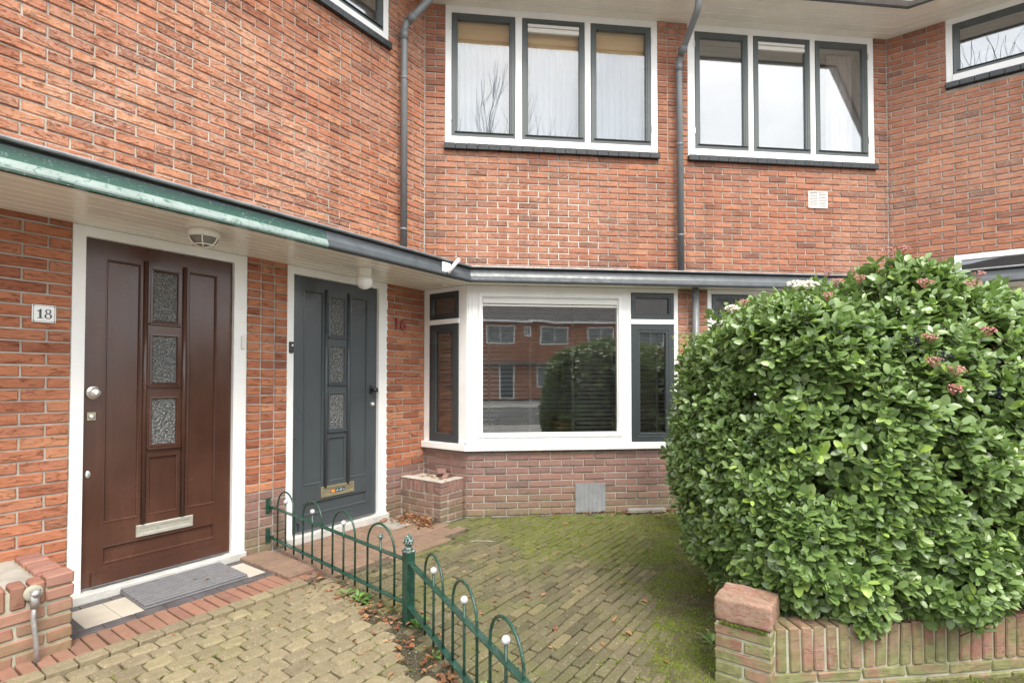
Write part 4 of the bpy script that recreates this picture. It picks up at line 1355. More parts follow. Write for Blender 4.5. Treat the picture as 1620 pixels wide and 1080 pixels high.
m.build('wall_hook', M['galv'], None, IDN, 'small metal cable stub on the upper wall at far left', 'hook')

# ------------------------------------------------------------------ door 14 deep under the right canopy
d14 = thing('front_door', FR @ Vector((1.0, .05, .07)), parent=h14)
MB().box(.70, 1.56, .04, .09, .07, 2.15).build('door_leaf', M['mahog'], d14, FR)
MB().ring(.62, 1.64, -.05, 2.25, [(0, .09), (0, .003), (.08, .003), (.08, .09)]).build('door_frame', M['white'], d14, FR)
MB().box(.30, .62, .003, .09, 0, 2.25).build('side_panel', M['white'], d14, FR)
MB().box(1.64, 1.9, .003, .09, 0, 2.25).build('side_panel', M['white'], d14, FR)

# ================================================================== loose brick structures
BLK = {}


def blk(parent, fr, cx, cy, cz, L, D, H, matk, b=.006, name='brick', rot=0.0, sing=None):
    key = (matk, round(L, 3), round(D, 3), round(H, 3), name, brng.randrange(4))
    if key not in BLK:
        v, f = block_geo(L, D, H, b, .0036 if matk == 'brickW' else .0024, brng)
        m = MB(); m.add(v, f, brng.random())
        BLK[key] = m.mesh(name, M[matk])
    o = bpy.data.objects.new(name, BLK[key])
    T = fr @ Matrix.Translation((cx, cy, cz))
    if rot: T = T @ Matrix.Rotation(rot, 4, 'Z')
    return link(o, T, parent)


# left planter by door 18 (front face parallel to the door wall)
pl = thing('brick_planter', Lp(-3.3, .3), 'red brick planter with concrete filling beside the brown door', 'planter')
x1, y0 = -3.024, -.605
MB().box(-4.2, x1 - .008, y0 + .008, -.002, -.02, .345).build('mortar_core', M['mortG'], pl, FL)
for k in range(4):
    z = .003 + k * .0655
    x = x1 - (.105 if k % 2 else .0)
    if k % 2: blk(pl, FL, x1 - .0475, y0 + .05, z + .0275, .095, .1, .055, 'brickG')
    while x > -4.1:
        blk(pl, FL, x - .1025, y0 + .05, z + .0275, .205, .1, .055, 'brickG'); x -= .215
    yy = y0 + .105 + (.0 if k % 2 else .055)
    while yy < -.05:
        blk(pl, FL, x1 - .05, min(yy + .1, -.1), z + .0275, .1, .195, .055, 'brickG'); yy += .215
for i in range(2): blk(pl, FL, x1 - .0475, y0 + .05 + 0, .268 + .027 + i * .062 - .0, .105, .112, .055, 'brickG')
x = x1 - .130
while x > -4.1:
    blk(pl, FL, x - .0, y0 + .052, .318, .056, .108, .108, 'brickG', b=.008); x -= .070
yy = y0 + .145
while yy < -.03:
    blk(pl, FL, x1 - .052, yy, .345, .108, .056, .055, 'brickG', b=.008); yy += .066
MB().box(-4.2, x1 - .11, y0 + .105, -.004, .30, .350, b=.01).build('concrete_fill', M['concrete'], pl, FL)

# planter in the corner under the bay
pb = thing('brick_planter', Lp(-.15, .27), 'low purple brick planter in the corner between door 16 and the bay', 'planter')
X0, X1, Y0 = -.325, -.005, -.548
MB().box(X0 + .008, X1 - .004, Y0 + .008, -.002, -.02, .362).build('mortar_core', M['mortL'], pb, FL)
# left face looks along -x of the wall frame: visible from the camera
for k in range(4):
    z = .002 + k * .0645
    ys = [(Y0 + .0, .10), (Y0 + .105, .205), (Y0 + .315, .205)] if k % 2 == 0 else [(Y0 + .0, .10), (Y0 + .105, .10), (Y0 + .21, .205), (Y0 + .42, .12)]
    for (yy, w) in ys:
        blk(pb, FL, X0 + .05, yy + w / 2, z + .027, .1, w - .005, .054, 'brickP', b=.004)
    xs = [(X0 + .105, .10), (X0 + .21, .105)] if k % 2 == 0 else [(X0 + .105, .205)]
    for (xx, w) in xs:
        blk(pb, FL, xx + w / 2, Y0 + .05, z + .027, w - .005, .1, .054, 'brickP', b=.004)
for i in range(2): blk(pb, FL, X0 + .05, Y0 + .05, .262 + .027 + i * .060, .1, .1, .054, 'brickP', b=.004)
for i in range(7): blk(pb, FL, X0 + .05, Y0 + .128 + i * .0605, .3155, .1, .052, .108, 'brickP', b=.004)
for i in range(4): blk(pb, FL, X0 + .130 + i * .0585, Y0 + .05, .3155, .051, .1, .108, 'brickP', b=.004)
MB().box(X0 + .1, X1 - .005, Y0 + .1, -.006, .30, .352).build('soil_fill', M['soil'], pb, FL)
MB().box(X0 - .002, X1, Y0 - .002, Y0 + .1, .369, .376, b=.003).build('mortar_cap', M['mortL'], pb, FL)
MB().box(X0 - .002, X0 + .1, Y0 + .1, -.004, .3695, .3765, b=.003).build('mortar_cap', M['mortL'], pb, FL)
o = MB().box(-.09, .09, -.028, .028, -.024, .024, b=.006).build('loose_brick', M['brickP'], None, FL @ Matrix.Translation((-.10, -.40, .378)) @ Matrix.Rotation(.6, 4, 'Z'), 'half buried loose brick lying in the corner planter', 'brick')
o = MB().box(-.05, .05, -.045, .045, -.03, .03, b=.006).build('loose_brick', M['brickP'], None, FL @ Matrix.Translation((-.055, -.30, .40)) @ Matrix.Rotation(.8, 4, 'Z') @ Matrix.Rotation(.6, 4, 'Y'), 'broken brick piece tilted up on the corner planter', 'brick')

# garden wall with pier, front right
gw = thing('garden_wall', (1.6, 2.3, 0), 'low mossy brick garden wall with soldier course under the hedge', 'wall')
PP1, PP2 = Vector((.889, 2.30)), Vector((1.074, 2.167))
FPr = frame(PP1, uR)                                  # pier face, x along uR
PW = .228
MB().box(.006, PW - .006, .006, .215, -.02, .275).build('pier_core', M['mortG'], gw, FPr)
def worn_block(parent, fr, cx, cy, cz, L, D, H, mat, name, seed, amp=.005):
    """weathered brick: rounded, chipped and uneven"""
    nx, ny, nz = 22, 10, 10
    idx = {}; vs = []; fs = []
    def vert(i, j, k):
        key = (i, j, k)
        if key in idx: return idx[key]
        p = Vector(((i / nx - .5) * L, (j / ny - .5) * D, (k / nz - .5) * H))
        r = .008
        q = Vector([max(-h + r, min(h - r, c)) for c, h in zip(p, (L / 2, D / 2, H / 2))])
        d = p - q
        if d.length > 1e-6: p = q + d.normalized() * min(d.length, r)
        w = p * 14 + Vector((seed, seed * 2, 0))
        nn = mnoise.noise(w) * .5 + mnoise.noise(w * 3.1) * .35 + mnoise.noise(w * 8) * .15
        edge_ = sum(1 for c, h in zip(p, (L / 2, D / 2, H / 2)) if abs(c) > h - .018)
        p = p * (1 + 0) + p.normalized() * amp * nn * (1.0 if edge_ < 2 else 2.0) - (p.normalized() * amp * 1.6 * max(0, mnoise.noise(w * 1.7 + Vector((3, 3, 3)))) if edge_ >= 2 else Vector((0, 0, 0)))
        idx[key] = len(vs); vs.append(tuple(p)); return idx[key]
    for i in range(nx):
        for j in range(ny):
            for k in (0, nz): fs.append((vert(i, j, k), vert(i + 1, j, k), vert(i + 1, j + 1, k), vert(i, j + 1, k)))
        for k in range(nz):
            for j in (0, ny): fs.append((vert(i, j, k), vert(i + 1, j, k), vert(i + 1, j, k + 1), vert(i, j, k + 1)))
    for j in range(ny):
        for k in range(nz):
            for i in (0, nx): fs.append((vert(i, j, k), vert(i, j + 1, k), vert(i, j + 1, k + 1), vert(i, j, k + 1)))
    m = MB(); m.add(vs, fs, .37 + seed * .1, smooth=True)
    return m.build(name, mat, parent, fr @ Matrix.Translation((cx, cy, cz)))


M['brickPier'] = brick_mat('green_mossy_pier_brick', GAR, eff=0.6, moss=2.4, moss_top=0.62, crease=0.8, streak=.5, effcol=(0.46, 0.42, 0.33))
M['brickCap'] = brick_mat('weathered_cap_brick', GAR, eff=0.7, moss=0.45, moss_top=0.8, crease=0.7, streak=.5, effcol=(0.46, 0.42, 0.34), effb=(0.35, 0.2, 0.6, 1.0))
for k in range(5):
    z = .004 + k * .0545
    if z + .046 > .276: break
    if k % 2 == 0:
        blk(gw, FPr, PW / 2, .051, z + .0225, PW, .102, .045, 'brickPier', b=.005)
        blk(gw, FPr, PW / 2, .163, z + .0225, PW, .102, .045, 'brickPier', b=.005)
    else:
        blk(gw, FPr, .0545, .108, z + .0225, .109, .215, .045, 'brickPier', b=.005)
        blk(gw, FPr, PW - .0545, .108, z + .0225, .109, .215, .045, 'brickPier', b=.005)
worn_block(gw, FPr, PW / 2, .052, .330, PW + .004, .106, .102, M['brickCap'], 'cap_brick', 1.0)
worn_block(gw, FPr, PW / 2, .163, .328, PW + .002, .102, .100, M['brickCap'], 'cap_brick', 2.3)
GW0 = Vector((1.118, 2.215)); FGW = frame(GW0, uF)
MB().box(-.02, 2.6, .008, .16, -.05, .262).build('mortar_core', M['mortG'], gw, FGW)
for i in range(46):
    blk(gw, FGW, .026 + i * .0575, .055 + random.uniform(-.002, .002), .182 + random.uniform(-.002, .002), .047, .11, .182, 'brickW', b=.005)
for r in range(3):
    z = .062 - r * .054; x = -.02 + (.1 if r % 2 else 0)
    if r % 2: blk(gw, FGW, .03, .053, z, .095, .106, .045, 'brickW', b=.005)
    while x < 2.5:
        blk(gw, FGW, x + .1, .053, z, .198, .106, .045, 'brickW', b=.005); x += .209

# standpipe on the left planter
sp = thing('standpipe', fp(FL, -3.17, -.655, 0), 'galvanised water pipe with elbow against the left brick planter', 'pipe')
m = MB(); m.tube([fp(FL, -3.165, -.645, -.02), fp(FL, -3.167, -.645, .10), fp(FL, -3.178, -.640, .22), fp(FL, -3.172, -.634, .31)], .0105, 10); m.build('pipe', M['galv'], sp)
m = MB(); m.tube([fp(FL, -3.172, -.634, .262), fp(FL, -3.172, -.634, .335)], .017, 12); m.tube([fp(FL, -3.172, -.655, .330), fp(FL, -3.172, -.595, .330)], .016, 12); m.build('elbow', M['galv'], sp)
m = MB(); m.lathe([(0, 0), (.021, 0), (.021, .012), (0, .012)], (0, 0, 0), 'z', 6, smooth=False); m.build('nut', M['galv'], sp, Matrix.Translation(fp(FL, -3.172, -.634, .335)))
m = MB(); m.lathe([(0, 0), (.040, 0), (.032, -.008), (0, -.008)], (0, 0, 0), 'y', 14); m.build('mortar_collar', M['mortG'], sp, FL @ Matrix.Translation((-3.172, -.605, .325)))

# ================================================================== paving
def octo_geo(L, D, H, b, c, rng):
    """paving block with cut plan corners and a worn top edge"""
    hx, hy = L / 2, D / 2
    def loop(i, z):
        x, y, k = hx - i, hy - i, c
        return [(-x + k, -y, z), (x - k, -y, z), (x, -y + k, z), (x, y - k, z), (x - k, y, z), (-x + k, y, z), (-x, y - k, z), (-x, -y + k, z)]
    J = [(rng.uniform(-.003, .003), rng.uniform(-.003, .003)) for _ in range(8)]
    vs = []
    for (i, z) in ((0, 0.0), (0, H / 2 - b), (b, H / 2)):
        vs += [(p[0] + j[0], p[1] + j[1], p[2] + (rng.uniform(-.0015, .0015) if i else 0)) for p, j in zip(loop(i, z), J)]
    fs = [tuple(range(16, 24))]
    for k in range(2):
        for i in range(8):
            a = k * 8 + i; d = k * 8 + (i + 1) % 8
            fs.append((a, d, d + 8, a + 8))
    return vs, fs


def pieces(parent, cand, matk, single=300, name='paver'):
    """cand = [(frame, x, y, z, L, W, H, bevel, rot)]: largest in view singly, the rest joined"""
    def sc(c):
        P = c[0] @ Vector((c[1], c[2], c[3]))
        x, y, d = project(P)
        if d < .5 or not (-20 < x < 1640 and y < 1100): return 0
        if x > 1115 and y > 500: return 0
        return c[4] * c[5] / d ** 3
    cand = sorted(cand, key=sc, reverse=True)
    one = [c for c in cand[:single] if sc(c) > 0]
    for c in one:
        key = (matk, round(c[4], 3), round(c[5], 3), c[7], brng.randrange(7))
        if key not in BLK:
            v, f = octo_geo(c[4], c[5], c[6], c[7], .012, brng) if name == 'paving_block' and c[7] > .008 else block_geo(c[4], c[5], c[6], c[7], .0025, brng)
            m = MB(); m.add(v, f, brng.random()); BLK[key] = m.mesh(name, M[matk])
        o = bpy.data.objects.new(name, BLK[key])
        link(o, c[0] @ Matrix.Translation((c[1], c[2], c[3])) @ Matrix.Rotation(c[8], 4, 'Z') @ Matrix.Rotation(brng.uniform(-.012, .012), 4, 'X') @ Matrix.Rotation(brng.uniform(-.01, .01), 4, 'Y'), parent)
    m = MB(); m.fix = False
    for c in cand[len(one):]:
        v, f = octo_geo(c[4], c[5], c[6], c[7], .012, brng) if name == 'paving_block' and c[7] > .008 else block_geo(c[4], c[5], c[6], c[7], .0025, brng)
        T = c[0] @ Matrix.Translation((c[1], c[2], c[3])) @ Matrix.Rotation(c[8], 4, 'Z')
        m.add([tuple(T @ Vector(p)) for p in v], f, brng.random())
    if m.v:
        m.fix = True
        m.build(name + '_field', M[matk], parent, kind='stuff')


def inpoly(p, poly):
    c = False; n = len(poly)
    for i in range(n):
        a, b = poly[i], poly[i - 1]
        if (a[1] > p[1]) != (b[1] > p[1]) and p[0] < (b[0] - a[0]) * (p[1] - a[1]) / (b[1] - a[1]) + a[0]: c = not c
    return c


# yellow concrete blocks in front of No. 18
yp = [Lp(-5.4, .80)[:2], Lp(-1.86, .79)[:2], (-1.14, 3.52), (-.68, 2.77), (-.30, 2.20), (-.06, 1.60), (-2.6, 0.7), Lp(-5.4, 2.9)[:2]]
cand = []
for j in range(28):
    for i in range(-45, 28):
        x = -3.0 + i * .118 + (j % 2) * .059; y = -.80 - j * .096
        P = FL @ Vector((x, y, 0))
        if j == 0:
            if x > -1.9: continue
            cand.append((FL, x, y, -.006 + brng.uniform(-.002, .002), .113, .091, .06, .005, brng.uniform(-.01, .01)))
        elif inpoly((P.x, P.y), yp):
            cand.append((FL, x, y, -.022 + brng.uniform(-.004, .004), .1120, .0905, .06, .010, brng.uniform(-.03, .03)))
pieces(yard, cand, 'blockY', name='paving_block')

# red brick edging band
cand = [(FL, -3.005 + i * .0655, -.624, -.018 + brng.uniform(-.001, .001), .057, .228, .06, .004, brng.uniform(-.02, .02)) for i in range(-16, 19)]
pieces(yard, cand, 'bandbrick', name='edging_brick')

# tiled doorstep of No. 18
st = thing('doorstep', Lp(-2.42, .25), 'tiled doorstep with beige tiles and dark border below the brown door', 'doorstep')
MB().box(-3.01, -1.845, -.505, -.036, -.03, .004).build('step_base', M['concrete'], st, FL)
tw = .1555
for i in range(8):
    x = -3.01 + .083 + i * .1475 - .075
    if -3.01 < x < -1.80:
        for (ya, yb, mk) in ((-.503, -.424, 'tiledark'), (-.118, -.042, 'tiledark')):
            MB().box(x + .001, min(x + .1455, -1.847), ya, yb - .002, .004, .013, b=.0015).build('border_tile', M[mk], st, FL)
for i in range(6):
    x = -2.925 + i * .1655
    MB().box(x + .001, x + .1640, -.422, -.120, .004, .0132, b=.0015).build('tile', M['tilewhite'], st, FL)
for (a, b) in ((-3.008, -2.927), (-1.930, -1.849)):
    MB().box(a, b, -.422, -.120, .004, .013, b=.0015).build('border_tile', M['tiledark'], st, FL)

# ribbed mat
mt = thing('door_mat', Lp(-2.35, .23), 'grey ribbed rubber mat on the tiled doorstep', 'mat')
Fm = FL @ Matrix.Translation((-2.352, -.228, .0135)) @ Matrix.Rotation(-.02, 4, 'Z')
MB().box(-.298, .298, -.205, .205, 0, .012, b=.003).build('mat_base', M['mat'], mt, Fm)
for i in range(10):
    y = -.1845 + i * .041
    MB().box(-.295, .295, y - .0135, y + .0135, .0122, .0270, b=.004).build('rib', M['mat'], mt, Fm)

# brown path to door 16
cand = []
pp = [(-1.84, -.04), (-.335, -.04), (-.335, -.86), (-1.0, -.95), (-1.84, -.80)]
for j in range(9):
    for i in range(-1, 9):
        x = -1.74 + i * .205 + (j % 2) * .1; y = -.085 - j * .1015
        if inpoly((x, y), pp):
            cand.append((FL, x, y, -.0255 + brng.uniform(-.002, .002), .199, .0955, .06, .005, brng.uniform(-.012, .012)))
path = ground_poly('path', [Lp(-1.84, .03)[:2], Lp(-.335, .03)[:2], Lp(-.335, .86)[:2], Lp(-1.0, .98)[:2], Lp(-1.84, .82)[:2]], -.009, M['soil'])
pieces(path, cand, 'ppaver', name='paver')
cand = [(FL, -1.815, -.075 - i * .058, .004, .21, .052, .06, .005, brng.uniform(-.01, .01)) for i in range(11)]
pieces(path, cand, 'ppaver', name='edge_paver')
MB().box(-.735, -.43, -.36, -.075, -.02, .012, b=.004).build('paving_slab', M['slab'], None, FL @ Matrix.Rotation(0.0, 4, 'Z'), 'pale grey concrete slab beside the threshold of the grey door', 'slab')

# mossy diagonal pavers
gp = [Lp(-1.80, .86)[:2], Lp(-1.0, 1.0)[:2], Lp(-.34, .90)[:2], Lp(-.34, .56)[:2], (FG @ Vector((BT, -.03, 0)))[:2], (FG @ Vector((5.1, -.03, 0)))[:2], (4.6, 2.4),
      (1.2, 2.36), (.85, 2.25), (.8, 1.3), FP2[:2], (FP1 + (FP0 - FP1) * .02)[:2]]
gp = [(p[0], p[1]) for p in gp]
cand = []
for j in range(78):
    for i in range(-32, 32):
        x = -1.8 + i * .163 + ((j % 2) * .0815) + brng.uniform(-.006, .006); y = -.58 - j * .0590
        P = FL @ Vector((x, y, 0))
        if inpoly((P.x, P.y), gp):
            # never under the fence panel
            cand.append((FL, x, y, -.027 + brng.uniform(-.005, .004), .156 + brng.uniform(-.005, .003), .0530, .06, .006, brng.uniform(-.025, .025)))
pieces(garden, cand, 'gpaver', name='paver')
# earth and moss spilling over the pavers from under the hedge
em = MB(); em.fix = False; NX, NY = 110, 130
def earth(x, y):
    e = (x - (.34 + .20 * (y - 2.3))) / .55
    e = max(0.0, min(1.0, e)); e = e * e * (3 - 2 * e)
    p = Vector((x, y, 0))
    return -.020 + .031 * e + .010 * mnoise.noise(p * 3.5) + .005 * mnoise.noise(p * 11) + .003 * mnoise.noise(p * 31)
vs = []; fs = []
for j in range(NY + 1):
    for i in range(NX + 1):
        x = .15 + 2.2 * i / NX; y = 2.2 + 2.75 * j / NY
        vs.append((x, y, min(earth(x, y), .02)))
for j in range(NY):
    for i in range(NX):
        a_ = j * (NX + 1) + i
        fs.append((a_, a_ + 1, a_ + NX + 2, a_ + NX + 1))
em.add(vs, fs, smooth=True)
em.build('garden_soil', M['earth'], kind='structure')
print('pavers', len(cand), 'bricks', len(bricks))

# ================================================================== fence
fc = thing('garden_fence', FP1, 'low green metal hoop-top fence with white balls between the two front yards', 'fence')


def fence_panel(A, B, n, t0, pitch, hw, balls):
    d = (B - A); Ln = d.length; d = d / Ln
    fr = Matrix(((d.x, -d.y, 0, A.x), (d.y, d.x, 0, A.y), (0, 0, 1, 0), (0, 0, 0, 1)))
    for z in (.338, .102):
        MB().box(0.0, Ln - .02, -.016, .016, z - .004, z + .004, b=.0015).build('rail', M['fence'], fc, fr)
    for i in range(n):
        c = t0 + i * pitch
        if c + hw > Ln + .2: break
        pts = [(c - hw, 0, .055), (c - hw, 0, .345)]
        zc = .49 - hw
        zc = max(zc, .352)
        rz = .488 - zc
        pts += [(c - hw * cos(t), 0, zc + rz * sin(t)) for t in [pi * k / 14 for k in range(15)]]
        pts += [(c + hw, 0, .345), (c + hw, 0, .055)]
        m = MB(); m.tube(pts, .0065, 8); m.build('hoop', M['fence'], fc, fr)
        m = MB(); m.tube([(c, 0, .055), (c, 0, .402)], .0065, 8); bar = m.build('bar', M['fence'], fc, fr)
        m = MB(); m.lathe([(.0, -.017)] + [(.0165 * sin(a), -.0165 * cos(a)) for a in [pi * k / 8 for k in range(1, 8)]] + [(0, .0165)], (c, 0, .415), 'z', 12)
        m.build('ball', M['finial' if balls[i] else 'ballwhite'], bar, fr)
    return fr


f1 = fence_panel(FP0, FP1, 4, .208, .419, .139, [0, 0, 0, 1])
f2 = fence_panel(FP1, FP1 + (FP2 - FP1).normalized() * 1.40, 3, .405, .375, .128, [0, 0, 0])
for z in (.352, .129):
    MB().box(-1.700, -1.662, -.006, .0, z - .057, z + .057, b=.0015).build('wall_plate', M['fence'], fc, FL)
    MB().box(-1.672, -1.655, -.045, -.006, z - .022, z - .002, b=.0015).build('wall_bracket', M['fence'], fc, FL)
Fp = Matrix.Translation(FP1) @ Matrix.Rotation(radians(-47), 4, 'Z')
MB().box(-.026, .026, -.026, .026, -.05, .385, b=.003).build('post', M['fence'], fc, Fp)
post_cap = MB(); post_cap.box(-.030, .030, -.030, .030, .385, .398, b=.004); post_cap.lathe([(0, .398), (.024, .398), (.026, .405), (.018, .412), (.014, .418), (.022, .424), (.026, .438), (.024, .455), (.016, .472), (.006, .482), (0, .484)], (0, 0, 0), 'z', 16)
pc = post_cap.build('finial', M['finial'], fc, Fp)
m = MB()
for k in range(4):
    for i in range(9):
        a = 2 * pi * (i + (k % 2) * .5) / 9; rr = (.0255, .026, .022, .015)[k]; zz = (.434, .447, .460, .470)[k]
        m.lathe([(0, -.005), (.005, -.002), (.004, .003), (0, .006)], (rr * cos(a), rr * sin(a), zz), 'z', 5)
m.build('scales', M['finial'], fc, Fp)

# ================================================================== plants
def leaf_geo(L, Wd, fold=.25, curl=.15):
    """pointed oval leaf along +x, midrib folded, 10 triangles"""
    xs = (0, .20, .50, .82, 1.0); ws = (0.08, .74, 1.0, .72, 0.04)
    v = []; f = []
    for (x, w) in zip(xs, ws):
        zc = -curl * L * x * x
        v += [(x * L, -w * Wd / 2, zc + fold * w * Wd / 2), (x * L, 0, zc), (x * L, w * Wd / 2, zc + fold * w * Wd / 2)]
    for i in range(4):
        a = i * 3
        f += [(a, a + 3, a + 4, a + 1), (a + 1, a + 4, a + 5, a + 2)]
    return v, f


def basis(xd, up):
    x = xd.normalized(); z = (up - x * up.dot(x))
    if z.length < 1e-4: z = x.orthogonal()
    z.normalize(); y = z.cross(x)
    return Matrix(((x.x, y.x, z.x, 0), (x.y, y.y, z.y, 0), (x.z, y.z, z.z, 0), (0, 0, 0, 1)))


# big hedge
hrng = random.Random(11)
HC, HR, HE = Vector((2.06, 3.05, .90)), Vector((1.09, .84, .995)), 2.6
BUMPS = [(Vector((2.04, 2.72, 1.68)), .31), (Vector((1.50, 2.65, 1.40)), .37), (Vector((1.37, 2.75, .78)), .34), (Vector((2.7, 2.75, 1.15)), .45), (Vector((1.40, 2.50, .52)), .32), (Vector((1.55, 2.42, .45)), .27), (Vector((1.95, 2.52, .52)), .36), (Vector((2.6, 2.6, .55)), .42), (Vector((3.0, 2.9, .8)), .55)]


def hedge_in(P, sc=1.0):
    n = mnoise.noise(P * 2.3) * .055 + mnoise.noise(P * 6.0) * .035
    v = sum(abs((P[i] - HC[i]) / (HR[i] * sc)) ** HE for i in range(3)) ** (1 / HE)
    d = (v - 1.0) * .9
    for (c, r) in BUMPS: d = min(d, (P - c).length - r * sc)
    return d - n


def hedge_surf(dirv, sc):
    """march from outside toward the axis to find the foliage surface"""
    o = Vector((HC.x + hrng.uniform(-1, 1) * 1.0, HC.y + hrng.uniform(-.3, .3), HC.z + hrng.uniform(-.55, .5)))
    t = 2.4
    while t > .1:
        P = o + dirv * t
        if hedge_in(P, sc) < 0: return P
        t -= .025
    return None


def grad(P):
    e = .03
    g = Vector([hedge_in(P + Vector([e if i == k else 0 for i in range(3)])) - hedge_in(P - Vector([e if i == k else 0 for i in range(3)])) for k in range(3)])
    return g.normalized() if g.length > 0 else Vector((0, -1, 0))


hedge = thing('viburnum_hedge', (2.1, 3.0, 0), 'big rounded evergreen hedge with pink buds behind the low garden wall', 'hedge')
leaves = []
tw = MB(); tw.fix = False
sprigs = 0
tries = 0
while sprigs < 9200 and tries < 80000:
    tries += 1
    inner = hrng.random() < .33
    d = Vector((hrng.gauss(-.12, .75), hrng.gauss(-.75, .55), hrng.gauss(.15, .6))).normalized()
    P = hedge_surf(d, hrng.uniform(.74, .90) if inner else hrng.uniform(.95, 1.03))
    if P is None or P.z < .16 or P.x > 3.45: continue
    if P.y < 2.36 and P.z < .215: continue
    if not inner and mnoise.noise(P * 4.5 + Vector((7, 3, 1))) < -.20 and hrng.random() < .85: continue
    nrmv = grad(P)
    ax = (nrmv * hrng.uniform(.6, 1.0) + Vector((0, 0, hrng.uniform(.15, .75))) + Vector([hrng.uniform(-.35, .35) for _ in range(3)])).normalized()
    sprigs += 1
    nl = hrng.choice((5, 6, 6, 7, 8))
    stem = hrng.uniform(.05, .10)
    base = P - ax * stem
    tw.tube([tuple(base - ax * .05 - nrmv * .03), tuple(base + ax * stem)], [.0026, .0012], 4, caps=False)
    ph = hrng.uniform(0, 6.3)
    big = hrng.uniform(.80, 1.40) * (1.25 if inner else 1.0)
    lime = hrng.random() < .10
    e1 = ax.orthogonal().normalized(); e2 = ax.cross(e1)
    tnt = hrng.random() * .85
    for k in range(nl):
        a = ph + (k // 2) * pi / 2 + (k % 2) * pi + hrng.uniform(-.35, .35)
        t = (k // 2) / max(1, (nl - 1) // 2)
        rad = e1 * cos(a) + e2 * sin(a)
        op = hrng.uniform(.9, 1.35) - .45 * t
        xd = (rad * sin(op) + ax * cos(op)).normalized()
        o = base + ax * stem * (.25 + .75 * t)
        L = hrng.uniform(.041, .058) * big * (1.05 - .3 * t)
        up = ax * 1.0 + Vector((0, 0, .5)) + nrmv * .2
        Mx = Matrix.Translation(o) @ basis(xd, up) @ Matrix.Rotation(hrng.uniform(-.5, .5), 4, 'X')
        tt = (.93 + .07 * hrng.random()) if (lime and t > .6) else min(.92, max(0, tnt + hrng.uniform(-.15, .15)))
        leaves.append((Mx, L, L * hrng.uniform(.50, .64), tt, o))


def leaf_score(l):
    x, y, d = project(l[4])
    if not (1030 < x < 1620 and 380 < y < 1080): return 0
    n = l[0].to_3x3() @ Vector((0, 0, 1))
    v = (Vector((0, 0, CAMH)) - l[4])
    front = max(0, grad(l[4]).dot(v.normalized()))
    if hedge_in(l[4]) < -.045: return 0
    return l[1] * l[2] * abs(n.dot(v.normalized())) / (d * d) * (.2 + front)


leaves.sort(key=leaf_score, reverse=True)
LV = []
for i in range(40):
    v, f = leaf_geo(1.0, 1.0, .22, hrng.uniform(.0, .22))
    m = MB(); m.fix = False; m.add(v, f, hrng.random(), smooth=True); LV.append(m.mesh('leaf', M['leaf']))
for (Mx, L, Wd, tt, o) in leaves[:300]:
    ob = bpy.data.objects.new('leaf', LV[hrng.randrange(40)])
    link(ob, Mx @ Matrix.Diagonal((L, Wd, L, 1)), hedge)
m = MB(); m.fix = False
for (Mx, L, Wd, tt, o) in leaves[300:]:
    v, f = leaf_geo(L, Wd, .22, hrng.uniform(.0, .22))
    m.add([tuple(Mx @ Vector(p)) for p in v], f, tt, smooth=True)
m.build('foliage', M['leaf'], hedge, kind='stuff')
# woody stems
for k in range(26):
    a = Vector((hrng.uniform(1.15, 3.2), hrng.uniform(2.75, 3.3), 0))
    b = Vector((HC.x + (a.x - HC.x) * 1.15 + hrng.uniform(-.2, .2), HC.y + hrng.uniform(-.55, .4), hrng.uniform(.9, 1.7)))
    mid = (a + b) / 2 + Vector((hrng.uniform(-.1, .1), hrng.uniform(-.1, .1), .1))
    tw.tube([tuple(a), tuple(mid), tuple(b)], [.014, .009, .004], 5, caps=False)
for k in range(260):
    d = Vector((hrng.gauss(0, .7), hrng.gauss(-.7, .5), hrng.gauss(-.1, .5))).normalized()
    P = hedge_surf(d, .86)
    if P is None or P.z < .2: continue
    q = P - d * hrng.uniform(.15, .3) - Vector((0, 0, hrng.uniform(.05, .2)))
    tw.tube([tuple(q), tuple((P + q) / 2 + Vector((hrng.uniform(-.03, .03),) * 3)), tuple(P)], [.005, .004, .0025], 4, caps=False)
tw.build('branches', M['twig'], hedge, kind='stuff')


def cluster(name, P, up, r, n, mat, size):
    m = MB(); m.fix = False
    P = Vector(P); up = Vector(up).normalized(); e1 = up.orthogonal().normalized(); e2 = up.cross(e1)
    for i in range(n):
        a = hrng.uniform(0, 2 * pi); q = r * sqrt(hrng.random())
        c = P + e1 * q * cos(a) + e2 * q * sin(a) + up * (.012 - q * q / r * .25 + hrng.uniform(-.004, .004))
        s = size * hrng.uniform(.7, 1.3)
        vs = [c + e1 * s, c - e1 * s, c + e2 * s, c - e2 * s, c + up * s, c - up * s]
        m.add([tuple(v) for v in vs], [(0, 2, 4), (2, 1, 4), (1, 3, 4), (3, 0, 4), (2, 0, 5), (1, 2, 5), (3, 1, 5), (0, 3, 5)], hrng.random())
        if i % 3 == 0: m.tube([tuple(P - up * .03), tuple(c)], .001, 3, caps=False)
    m.build(name, mat, hedge)


